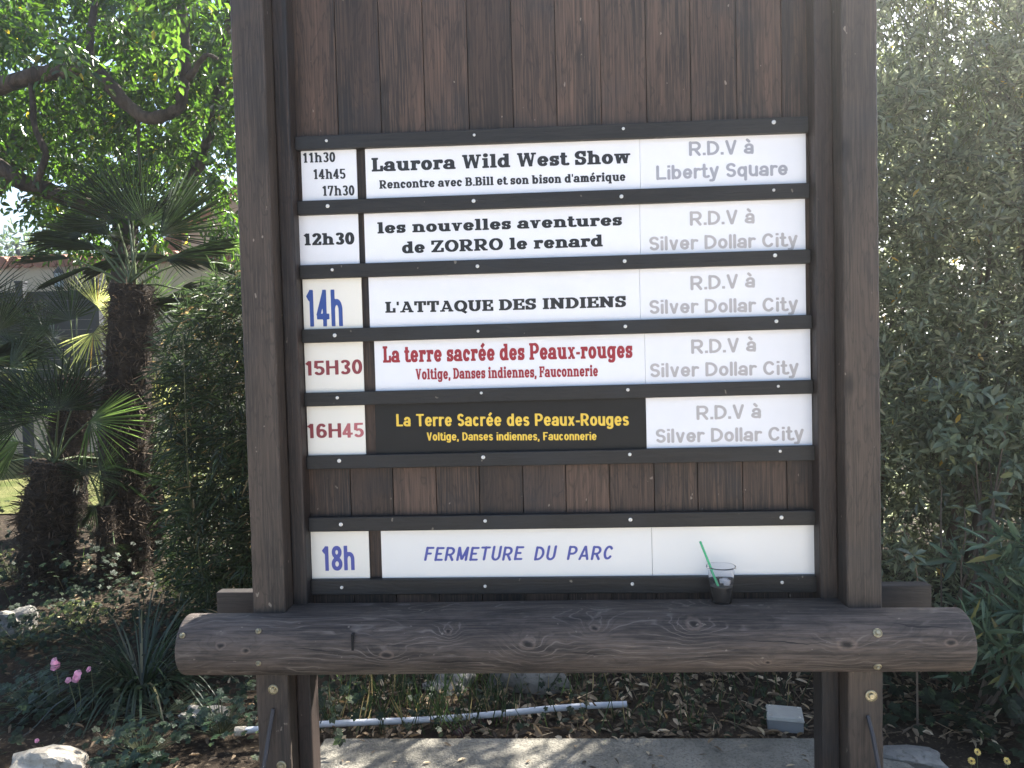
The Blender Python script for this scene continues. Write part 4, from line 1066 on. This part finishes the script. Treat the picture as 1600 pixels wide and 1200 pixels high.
build('stem', mb, M['twig'], oleander)
sb = at(1530, 660, 1.15); sb[2] = 0
sage = empty('sage_shrub', sb, 'grey green shrub with larger rounded leaves low in the hedge above the oleander', 'bush')
G = Geo(); sprigs(G, R, P, D, 8, .10, .062, .024, ang=55, droop=.1, jit=.25, pinnate=False, fold=.10, curl=.25, rad=.002)
P = sample_px(R, 40, 1560, 1760, 620, 760, 1.1, 1.4); D = nrm(rvec(R, len(P))+np.array([0, -.5, .3])); sprigs(G, R, P, D, 8, .10, .06, .022, ang=55, droop=.1, jit=.25, pinnate=False, fold=.1, rad=.002)
G.make('leaves', [M['sage'], M['greentwig']], sage)
mb = MB()
for k in range(9):
    e_ = Vector(sample_px(R, 1, 1450, 1680, 630, 720, 1.1, 1.4)[0]); a = Vector((sb[0]+rr.uniform(-.2, .2), sb[1]+rr.uniform(-.1, .1), -.02)); mb.tube([a, a.lerp(e_, .5), e_], [.009, .006, .003], 6)
build('stem', mb, M['twig'], sage)

# ---------------------------------------------------------------- ground plants
def lobed(R, P, N, rad, rot):
    """ivy leaf as five lobes sharing a centre: flat fan of folded leaflets"""
    Vs = []; Fs = []; n = len(P); k0 = 0
    U = nrm(np.cross(N, rvec(R, n))); W = np.cross(N, U)
    for dg, l in ((0, 1.0), (48, .85), (-48, .85), (105, .6), (-105, .6)):
        a = math.radians(dg); d = U*math.cos(a)+W*math.sin(a)
        V, F = leaf_geo(P, d, N, rad*l, rad*l*.72, fold=.06, curl=.12, wide=(.35, .68, 1, .7)); Vs.append(V.reshape(n, 6, 3)); 
    V = np.concatenate(Vs, 1).reshape(-1, 3); i = np.arange(n)[:, None]*30
    F = np.concatenate([np.concatenate([i+6*q+np.array([[0, 3, 2, 1]]), i+6*q+np.array([[0, 5, 4, 3]])], 1) for q in range(5)], 1).reshape(-1, 4)
    return V, F
M['ivy'] = leaf_mat('ivy_leaves', (.007, .015, .007), (.017, .032, .013), (.06, .085, .03), trans=.2, rough=.6, thr=.94, spec=.25)
R = np.random.default_rng(51)
G = Geo(); n = 1900
P = np.stack([R.uniform(1.06, 3.2, n), R.uniform(.0, 1.9, n), np.zeros(n)], 1); P[:, 2] = .02+.20*R.random(n)**1.5*(.4+np.clip(P[:, 1]-.2, 0, 1))
k_ = (np.hypot(P[:, 0]-1.06, P[:, 1]+.06) > .66); P = P[k_]; n = len(P)
G.add(lobed(R, P, nrm(np.array([0, -.45, 1])+rvec(R, n)*.55), R.uniform(.026, .058, n), 0), 0)
n = 420; P = np.stack([R.uniform(-2.4, -.8, n), R.uniform(.35, .95, n), .01+.10*R.random(n)], 1)
g = (np.sin(P[:, 0]*5)+np.sin(P[:, 1]*9)) > .15; P = P[g]; n = len(P); G.add(lobed(R, P, nrm(np.array([0, -.4, 1])+rvec(R, n)*.5), R.uniform(.018, .04, n), 0), 0)
n = 260; P = np.stack([R.uniform(-.9, .95, n), R.uniform(.53, 1.0, n), .01+.09*R.random(n)], 1); G.add(lobed(R, P, nrm(np.array([0, -.4, 1])+rvec(R, n)*.5), R.uniform(.012, .028, n), 0), 0)
n = 1500; P = np.stack([R.uniform(-4.2, -.85, n), R.uniform(.35, 3.0, n), .01+.13*R.random(n)], 1)
g = (np.sin(P[:, 0]*4.1+1)+np.sin(P[:, 1]*6.3+P[:, 0])) > -.35; P = P[g]; n = len(P); G.add(lobed(R, P, nrm(np.array([0, -.4, 1])+rvec(R, n)*.6), R.uniform(.012, .030, n), 0), 0)
n = 1700; P = np.stack([R.uniform(-3.0, -1.0, n), R.uniform(.9, 2.5, n), .01+.16*R.random(n)], 1); G.add(lobed(R, P, nrm(np.array([0, -.4, 1])+rvec(R, n)*.7), R.uniform(.012, .032, n), 0), 0)
n = 3000; P = np.stack([R.uniform(-5.0, -.9, n), R.uniform(1.5, 4.4, n), .01+.34*R.random(n)**1.3], 1)
g = (np.sin(P[:, 0]*3.3)+np.sin(P[:, 1]*4.1+P[:, 0])) > -.7; P = P[g]; n = len(P); G.add(lobed(R, P, nrm(np.array([0, -.4, 1])+rvec(R, n)*.7), R.uniform(.014, .040, n), 0), 0)
tag(G.make('ivy_ground_cover', [M['ivy']], None, (1.6, .6, 0)), 'dark ivy leaves covering the shaded soil', 'ground cover', kind='stuff')

M['blade'] = leaf_mat('weed_grass', (.016, .034, .011), (.045, .070, .022), (.22, .18, .09), trans=.3, rough=.5, thr=.86)
G = Geo(); n = 3000
P = np.stack([R.uniform(-1.0, 1.0, n), R.uniform(.55, 1.9, n), np.zeros(n)], 1); keep = (R.random(n) < np.where(P[:, 0] < -.25, 1.0, .33)) & ~((P[:, 0] > .68) & (P[:, 1] < .75)); P = P[keep]; n = len(P)
D = nrm(rvec(R, n)*np.array([1, 1, .3])*.55+np.array([0, 0, 1])); G.add(leaf_geo(P, D, rvec(R, n), R.uniform(.05, .19, n), R.uniform(.003, .006, n), fold=.1, curl=.10, wide=(.3, .65, 1, .7)), 0)
n = 420; P = np.stack([R.uniform(-5.5, -1.0, n), R.uniform(1.5, 4.6, n), np.zeros(n)], 1)
D = nrm(rvec(R, n)*np.array([1, 1, .3])*.5+np.array([0, 0, 1])); G.add(leaf_geo(P, D, rvec(R, n), R.uniform(.06, .18, n), R.uniform(.004, .008, n), fold=.1, curl=.10), 0)
tag(G.make('weed_grass', [M['blade']], None, (0, .8, 0)), 'weeds and grass blades growing behind the board', 'grass', kind='stuff')
M['litter'] = leaf_mat('dry_leaves', (.060, .042, .026), (.25, .18, .11), (.46, .37, .25), trans=.15, rough=.8, thr=.85)
G = Geo(); n = 3600
P = np.stack([R.uniform(-1.0, 1.7, n), R.uniform(.5, 2.2, n), .008+.03*R.random(n)], 1)
G.add(leaf_geo(P, nrm(rvec(R, n)*np.array([1, 1, .35])), nrm(np.array([0, 0, 1])+rvec(R, n)*.6), R.uniform(.025, .07, n), R.uniform(.008, .022, n), fold=.3, curl=.25), 0)
n = 1500; P = np.stack([R.uniform(-5.2, -.9, n), R.uniform(-.1, 3.6, n), .008+.02*R.random(n)], 1)
G.add(leaf_geo(P, nrm(rvec(R, n)*np.array([1, 1, .35])), nrm(np.array([0, 0, 1])+rvec(R, n)*.6), R.uniform(.02, .06, n), R.uniform(.008, .018, n), fold=.3, curl=.25), 0)
n = 70; P = np.stack([R.uniform(-.85, 1.0, n), R.uniform(.05, .5, n), .034+.004*R.random(n)], 1)
G.add(leaf_geo(P, nrm(rvec(R, n)*np.array([1, 1, .12])), nrm(np.array([0, 0, 1])+rvec(R, n)*.25), R.uniform(.015, .05, n), R.uniform(.005, .014, n), fold=.25, curl=.15), 0)
n = 420; A = np.stack([R.uniform(-1, 1.7, n), R.uniform(.5, 2.0, n), .012+.03*R.random(n)], 1); G.add(stick_geo(A, A+rvec(R, n)*np.array([1, 1, .15])*R.uniform(.04, .2, n)[:, None], .0022), 0)
tag(G.make('leaf_litter', [M['litter']], None, (.3, 1.2, 0)), 'dry fallen leaves and twigs lying on the soil', 'leaf litter', kind='stuff')

# strap-leaved clump left of the log
M['strap'] = leaf_mat('strap_leaves', (.012, .024, .012), (.028, .050, .022), (.13, .12, .06), trans=.25, rough=.4, thr=.93)
cl = on(222, 1080, 0.0); G = Geo(); n = 210
a = R.uniform(0, 2*math.pi, n); u = R.random(n)
P0 = np.tile(cl, (n, 1))+np.stack([np.cos(a)*.09*u, np.sin(a)*.09*u, 0*a], 1)
lean = R.uniform(.2, 1.25, n)**.8; L = R.uniform(.36, .66, n); d0 = np.stack([np.cos(a)*lean, np.sin(a)*lean, np.ones(n)], 1); d0 = nrm(d0)
pts = [P0]; d = d0.copy(); seg = 7
for s in range(seg): pts.append(pts[-1]+d*(L/seg)[:, None]); d = nrm(d+np.array([0, 0, -.26])*(.5+lean[:, None]))
w = R.uniform(.006, .012, n); sd = nrm(np.cross(d0, np.array([0, 0, 1.0])))
V = []
for s, p in enumerate(pts):
    ws = (w*(1-(s/seg)**2.2)+.0006)[:, None]*.5; p = p.copy(); p[:, 2] = np.maximum(p[:, 2], .012); V += [p-sd*ws, p+sd*ws]
V = np.stack(V, 1).reshape(-1, 3); i = np.arange(n)[:, None]*(2*(seg+1))
F = np.concatenate([i+np.array([[2*s, 2*s+1, 2*s+3, 2*s+2]]) for s in range(seg)], 1).reshape(-1, 4)
tag(big_mesh('strap_leaf_clump', V, F, M['strap'], None, None, cl), 'clump of long arching strap leaves left of the log', 'plant')

# small leafy plants, pink and yellow flowers
M['herb'] = leaf_mat('herb_leaves', (.014, .030, .014), (.030, .056, .024), trans=.25, rough=.5)
M['pink'] = leaf_mat('pink_petals', (.52, .20, .30), (.66, .34, .44), trans=.3, rough=.5)
M['gold'] = leaf_mat('yellow_petals', (.62, .42, .08), (.75, .58, .18), trans=.3, rough=.5)
M['eye'] = plain('flower_eye', (.10, .06, .02), .8)
def herb(px, py, w, h, nl, label, seed, r=.03):
    R = np.random.default_rng(seed); c = on(px, py, 0); o = empty('leafy_herb', c, label, 'plant', 'low leafy plants in the bed')
    G = Geo(); a = R.uniform(0, 2*math.pi, nl); u = np.sqrt(R.random(nl)); P = c+np.stack([np.cos(a)*w*u, np.sin(a)*w*u, h*R.uniform(.25, 1, nl)*(1-.5*u*u)], 1)
    G.add(lobed(R, P, nrm(np.array([0, -.35, 1])+rvec(R, nl)*.45), R.uniform(r*.6, r*1.2, nl), 0), 0); G.make('leaves', [M['herb']], o)
    G = Geo(); G.add(stick_geo(np.tile(c, (nl, 1)), P, .0018, .0012), 0); G.make('stem', [M['greentwig']], o); return o
herb(55, 1105, .20, .16, 90, 'low leafy plant at the left edge below the pink flowers', 61)
herb(222, 1185, .17, .14, 110, 'low leafy plant in front of the strap leaf clump', 62)
herb(345, 1150, .13, .18, 80, 'low leafy plant beside the end of the white pipe', 63, .028)
herb(30, 1010, .25, .2, 90, 'low leafy plant beside the pale rock at the left edge', 64, .028)
herb(255, 1115, .22, .09, 60, 'low leafy plant growing through the middle of the bare soil', 65, .024)
M['herb_sunlit'] = leaf_mat('herb_sunlit_tint', (.13, .17, .05), (.24, .26, .09), (.45, .36, .14), trans=.45, rough=.5, thr=.95)  # herb leaves recoloured so that sunlight is painted in
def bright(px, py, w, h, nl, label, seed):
    M['herb'], keep_ = M['herb_sunlit'], M['herb']; herb(px, py, w, h, nl, label, seed, .03); M['herb'] = keep_
bright(296, 935, .22, .30, 90, 'low plant tinted yellow green as if sunlit, between the bamboo bush and the strap leaf clump', 66)
bright(112, 985, .20, .18, 70, 'low plant paled as if sunlit, right of the mossy grey rock', 67)
bright(20, 905, .35, .22, 80, 'low plant paled as if sunlit, at the left edge in front of the squat palm', 68)
def blossom(px, py, z, heads, label, mat, group, name, seed, r, np_=9, cat='flower', flat=False):
    R = np.random.default_rng(seed); b = on(px, py, z); ft = np.array([b[0]+R.uniform(-.02, .02), b[1]+.02, 0]); o = empty(name, ft, label, cat, group)
    mb = MB(); mb.tube([ft, (ft+b)/2+np.array([.008, 0, 0]), b], [.002, .0016, .0012], 5); build('stem', mb, M['greentwig'], o)
    G = Geo()
    for k in range(heads):
        c = b+rvec(R, 1)[0]*r*.7*(heads > 1); n = np_; face = nrm(np.array([R.uniform(-.3, .3), -.8, .55])); U = nrm(np.cross(face, np.array([0, 0, 1.0]))); W = np.cross(face, U)
        a = np.arange(n)*2*math.pi/n+R.random(); d = U*np.cos(a)[:, None]+W*np.sin(a)[:, None]+face*.25
        G.add(leaf_geo(np.tile(c, (n, 1)), d, np.tile(face, (n, 1)), r, r*(.95 if n < 7 else .5), fold=.05, curl=.1, wide=(.4, .8, .9, .9)), 0)
    G.make('petals', [M[mat]], o)
    if flat: mb = MB(); mb.lathe((0, 0, 0), [(r*.28, 0), (r*.24, r*.12), (.0002, r*.16)], 10); q = Vector((0, 0, 1)).rotation_difference(Vector(face)); mb.v = [tuple(q @ Vector(v)+Vector(b)) for v in mb.v]; build('flower_eye', mb, M['eye'], o)
    return o
PK = 'pink flowers left of the strap leaf clump'
blossom(86, 1037, .22, 4, 'large pink flower head, highest of the pink flowers', 'pink', PK, 'pink_flower', 1, .019, 5)
blossom(121, 1056, .20, 4, 'large pink flower head below and right of the highest one', 'pink', PK, 'pink_flower', 2, .018, 5)
blossom(142, 1045, .20, 2, 'small pink flower nearest the strap leaf clump', 'pink', PK, 'pink_flower', 3, .013, 5)
blossom(107, 1063, .19, 1, 'tiny pink flower bud, lowest of the upper pink flowers', 'pink', PK, 'pink_flower', 4, .014, 5)
blossom(60, 1158, .05, 2, 'faded mauve flower near the soil above the white rock', 'pink', PK, 'pink_flower', 5, .009, 5)
YG = 'yellow flowers in the ivy'
for s, (px, py, lb) in enumerate(((1527, 1175, 'yellow flower with a dark eye, highest of those in the ivy'), (1518, 1189, 'yellow flower with a dark eye just below and left of the highest'), (1573, 1189, 'yellow flower with a dark eye nearest the right edge of the photo'))):
    blossom(px, py, .12, 1, lb, 'gold', YG, 'yellow_flower', 70+s, .0125, 12, flat=True)

# ---------------------------------------------------------------- rocks
def rock_mat(name, a, b, d):
    t = NT(name); n1 = t.noise(t.coord((7, 7, 7)), 1, 6, .7); n2 = t.noise(t.coord((40, 40, 40)), 1, 4, .6)
    c = t.mix(t.ramp(n1, [(.36, 0), (.62, 1)]), a, b); c = t.mix(t.math('MULTIPLY', t.ramp(n2, [(.55, 0), (.68, 1)]), .7), c, d); t.bump(t.math('ADD', n1, t.math('MULTIPLY', n2, .3)), .8, .02); return t.fin(c, .9, .2)
M['rockw'] = rock_mat('pale_limestone', (.28, .25, .20), (.42, .38, .32), (.14, .115, .085)); M['rockg'] = rock_mat('grey_stone', (.13, .125, .115), (.24, .225, .20), (.07, .065, .055))
def rock(px, py, z, sx, sy, sz, m, label, seed):
    rr = np.random.default_rng(seed); c = on(px, py, z); c = c+np.array([0, sy*.6, 0]); n, k = 22, 14; V = []
    ph = rr.uniform(0, 6.28, (6,)); fr = rr.uniform(1.5, 5.5, (6, 3))
    for j in range(k+1):
        th = math.pi*j/k
        for i in range(n):
            a = 2*math.pi*i/n; d = np.array([math.sin(th)*math.cos(a), math.sin(th)*math.sin(a), math.cos(th)])
            e = 1+sum(.085*math.sin(fr[q]@d+ph[q]) for q in range(6)); e = e*(1-.10*abs(math.sin(3*a+seed))*math.sin(th)); p = np.sign(d)*np.abs(d)**.75*e
            V.append((c[0]+p[0]*sx, c[1]+p[1]*sy, max(-.04, c[2]-z+p[2]*sz+z*.25)))
    F = [(j*n+i, j*n+(i+1) % n, (j+1)*n+(i+1) % n, (j+1)*n+i) for j in range(k) for i in range(n)]
    mb = MB(); mb.add(V, F); tag(build('rock', mb, M[m], None, (c[0], c[1], 0)), label, 'rock', 'rocks in the garden bed')
rock(60, 1212, .02, .16, .10, .075, 'rockw', 'white rounded rock at the bottom left corner', 1)
rock(318, 1118, .03, .105, .05, .05, 'rockw', 'flat pale stone in the soil left of the left post', 2)
rock(822, 1082, .0, .20, .12, .16, 'rockg', 'grey boulder behind the log above the white pipe', 3)
rock(14, 985, .0, .11, .10, .10, 'rockg', 'mossy grey rock at the left edge beside the squat palm', 4)
rock(1425, 1200, .0, .13, .07, .05, 'rockg', 'grey stone sunk in the ivy right of the right post', 5)
rock(700, 1085, .0, .11, .09, .07, 'rockg', 'small grey stone among the weeds behind the log', 6)

# ---------------------------------------------------------------- pipe, conduit, junction box
a, b = on(368, 1143, .05), on(979, 1101, .05)
mb = MB(); N_ = 10; mb.tube([a+(b-a)*t+np.array([0, 0, .006*math.sin(t*9)]) for t in np.linspace(0, 1, N_)], .0125, 14, cap=False)
mb.tube([a+(b-a)*t+np.array([0, 0, .006*math.sin(t*9)]) for t in np.linspace(0, 1, N_)], .0108, 14, cap=False)
pipe = tag(build('plastic_pipe', mb, plain('grey_white_pvc', (.40, .42, .46), .45, var=.15, vs=18, chips=(.2, .17, .13)), None, a, smooth=True), 'white plastic pipe lying on the soil behind the posts', 'pipe')
mb = MB(); mb.lathe((0, 0, 0), [(.016, -.02), (.018, -.02), (.018, .02), (.016, .02), (.016, -.02)], 16); q = Vector((0, 0, 1)).rotation_difference(Vector(b-a)); mb.v = [tuple(q @ Vector(v)+Vector(a+(b-a)*.012)) for v in mb.v]; build('coupling', mb, M['rockw'], pipe)
a, b = on(712, 1150, .008), on(832, 1120, .008)
mb = MB(); pts = []; rad = []
for i in range(121):
    t = i/120; pts.append(a+(b-a)*t+np.array([0, .05*math.sin(t*4), .012*math.sin(t*5)-.004])); rad.append(.020+.0035*(1 if i % 3 else -1))
mb.tube(pts, rad, 14); tag(build('corrugated_conduit', mb, plain('red_conduit', (.055, .024, .021), .5, var=.2, vs=20), None, a, smooth=False), 'dull red corrugated conduit half buried below the white pipe', 'conduit')
c = on(1232, 1150, 0); bx, by, bz = .066, .055, .074
jb = empty('junction_box', (c[0], c[1]+.05, 0), 'small grey electrical junction box with a pale lid on the soil by the right post', 'electrical box')
ang = RD(-12); q = Matrix.Rotation(ang, 3, 'Z')
def rbox(mb, x, y, z0, z1, tp=0):
    V = [(-x, -y, z0), (x, -y, z0), (x, y, z0), (-x, y, z0), (-x+tp, -y+tp, z1), (x-tp, -y+tp, z1), (x-tp, y-tp, z1), (-x+tp, y-tp, z1)]
    mb.hexa([tuple(q @ Vector(v)+Vector((c[0], c[1]+.05, 0))) for v in V])
mb = MB(); rbox(mb, bx, by, -.02, .058); build('box_body', mb, plain('grey_box', (.19, .195, .20), .5, var=.1), jb, bevel=.004)
mb = MB(); rbox(mb, bx+.004, by+.004, .0585, bz, .004); lid = build('lid', mb, plain('pale_lid', (.33, .32, .29), .5, var=.12, vs=25, chips=(.25, .22, .18)), jb, bevel=.003)
for sx in (-1, 1):
    for sy in (-1, 1):
        p = q @ Vector((sx*(bx-.012), sy*(by-.012), bz))+Vector((c[0], c[1]+.05, 0)); mb = MB(); mb.lathe(p, [(.005, -.001), (.005, .0012), (.0002, .0012)], 10); build('screw', mb, M['screw'], lid)

# ---------------------------------------------------------------- house, wall and far trees at the back left
def stucco():
    t = NT('beige_stucco'); n = t.noise(t.coord((1.2, 1.2, 1.2)), 1, 6, .7); n2 = t.noise(t.coord((30, 30, 30)), 1, 3)
    t.bump(n2, .3, .01); return t.fin(t.mix(t.ramp(n, [(.35, 0), (.65, 1)]), (.50, .41, .32), (.60, .50, .40)), .9, .2)
M['stucco'] = stucco(); M['tile'] = plain('clay_tile', (.30, .13, .085), .8, var=.35, vs=9)
YW = 10.6
w0, w1 = at(-260, 410, YW), at(470, 412, YW)
wall = empty('garden_wall', ((w0[0]+w1[0])/2, YW, 0), 'long beige rendered garden wall with a clay tile coping behind the palms', 'wall')
zt = at(60, 414, YW)[2]; mb = MB(); mb.box(w0[0], w1[0], YW, YW+.3, -.05, zt); build('wall', mb, M['stucco'], wall)
mb = MB(); n = int((w1[0]-w0[0])/.21)
for i in range(n):
    x = w0[0]+.105+i*.21; mb.tube([(x, YW-.10, zt+.045), (x, YW+.40, zt+.12)], [.105, .085], 10)
build('coping', mb, M['tile'], wall)
mb = MB(); p = at(92, 436, YW-.12); lamp = empty('wall_lantern', p, 'small grey lantern fixed on the garden wall', 'lantern')
mb.box(p[0]-.05, p[0]+.05, p[1]-.05, p[1]+.05, p[2]-.13, p[2]+.10); build('glass', mb, plain('lantern_glass', (.30, .36, .42), .15), lamp, bevel=.004)
mb = MB(); mb.lathe((p[0], p[1], p[2]+.1), [(.09, 0), (.05, .05), (.012, .10), (.0005, .12)], 8); mb.lathe((p[0], p[1], p[2]-.13), [(.06, 0), (.03, -.05), (.0005, -.07)], 8); mb.box(p[0]-.012, p[0]+.012, p[1]+.05, YW+.02, p[2]-.16, p[2]-.13)
build('lantern_frame', mb, M['iron'], lamp)
h0, h1 = at(285, 400, 13.0), at(560, 400, 13.0); zr = at(330, 318, 13.0)[2]
house = empty('house', ((h0[0]+h1[0])/2, 15, 0), 'grey beige gabled house rising behind the garden wall beside the left post', 'house')
mb = MB(); xm = (h0[0]+h1[0])/2; ze = at(290, 372, 13.0)[2]
mb.add([(h0[0], 13, -.05), (h1[0], 13, -.05), (h1[0], 13, ze), (xm, 13, zr+.5), (h0[0], 13, ze), (h0[0], 18, -.05), (h1[0], 18, -.05), (h1[0], 18, ze), (xm, 18, zr+.5), (h0[0], 18, ze)], [(0, 1, 2, 3, 4), (9, 8, 7, 6, 5), (0, 4, 9, 5), (1, 6, 7, 2)])
build('wall', mb, plain('grey_render', (.33, .29, .26), .9, var=.12, vs=1.5), house)
mb = MB()
for s_ in (-1, 1):
    xe = xm+s_*(xm-h0[0]+.35); sl = (zr+.5-ze)/(xm-h0[0]); z2 = ze-.35*sl
    mb.hexa([(min(xm, xe), 12.7, zr+.52 if s_ > 0 else z2), (max(xm, xe), 12.7, z2 if s_ > 0 else zr+.52), (max(xm, xe), 18.3, z2 if s_ > 0 else zr+.52), (min(xm, xe), 18.3, zr+.52 if s_ > 0 else z2),
             (min(xm, xe), 12.7, zr+.62 if s_ > 0 else z2+.1), (max(xm, xe), 12.7, z2+.1 if s_ > 0 else zr+.62), (max(xm, xe), 18.3, z2+.1 if s_ > 0 else zr+.62), (min(xm, xe), 18.3, zr+.62 if s_ > 0 else z2+.1)])
build('roof', mb, M['tile'], house)
M['slat'] = plain('grey_slats', (.020, .023, .028), .6, var=.2, vs=3)
f0, f1 = at(-200, 500, 8.6), at(160, 500, 8.6); fence = empty('slat_fence', ((f0[0]+f1[0])/2, 8.6, 0), 'dark grey fence with a square post in front of the garden wall', 'fence')
ft = at(40, 456, 8.6)[2]; mb = MB()
for k in range(12): mb.box(f0[0], f1[0], 8.6, 8.63, ft-.137-.14*k, ft-.14*k-.001)
build('slats', mb, M['slat'], fence)
for px in (-120, 33, 150):
    p = at(px, 450, 8.55); mb = MB(); mb.box(p[0]-.055, p[0]+.055, 8.50, 8.60, -.05, ft+.12); mb.box(p[0]-.065, p[0]+.065, 8.49, 8.61, ft+.12, ft+.15); build('post', mb, M['slat'], fence, bevel=.004)
M['pine'] = leaf_mat('far_pine', (.045, .075, .025), (.10, .14, .05), trans=.25, rough=.6)
for s, (px, Y, top, rw_, lb) in enumerate(((25, 24, 352, 2.6, 'round topped pine seen over the garden wall at the left edge'), (-110, 27, 330, 3.0, 'tall far pine left of the one over the garden wall'), (120, 27, 362, 2.4, 'bushy far tree above the garden wall between the palm fronds'), (240, 30, 350, 3.0, 'far tree behind the crown of the tallest palm'))):
    R = np.random.default_rng(90+s); tp = at(px, top, Y); cx, h = tp[0], tp[2]
    o = empty('pine_tree', (cx, Y, 0), lb, 'tree', 'trees beyond the garden wall'); mb = MB(); mb.tube([(cx, Y, -.1), (cx+.1, Y, h*.5), (cx, Y, h*.9)], [.2, .15, .06], 8); build('trunk', mb, M['bark'], o)
    G = Geo(); n = 2600; lob = nrm(R.normal(size=(14, 3)))*np.array([rw_*.7, rw_*.7, h*.26])+np.array([cx, Y, h*.62]); q_ = R.integers(0, 14, n)
    P = lob[q_]+rvec(R, n)*R.uniform(.3, 1, n)[:, None]*np.array([rw_*.42, rw_*.42, h*.13]); G.add(leaf_geo(P, rvec(R, n), rvec(R, n), R.uniform(.18, .4, n), R.uniform(.06, .14, n)), 0)
    G.make('crown', [M['pine']], o)

# ---------------------------------------------------------------- scattering volume added to imitate lens glare towards the sun
HZ = bpy.data.materials.new('lens_glare_veil'); HZ.use_nodes = True; t_ = HZ.node_tree
for n_ in list(t_.nodes):
    if n_.type == 'BSDF_PRINCIPLED': t_.nodes.remove(n_)
pv = t_.nodes.new('ShaderNodeVolumePrincipled'); pv.inputs['Color'].default_value = (.96, .97, 1, 1); pv.inputs['Density'].default_value = .0052; pv.inputs['Anisotropy'].default_value = .85
t_.links.new(pv.outputs[0], [n_ for n_ in t_.nodes if n_.type == 'OUTPUT_MATERIAL'][0].inputs['Volume'])
mb = MB(); mb.box(-410, 410, -210, 610, -1.2, 16); tag(build('glare_veil', mb, HZ), 'added scattering volume standing in for lens glare', 'glare_veil', kind='stuff')
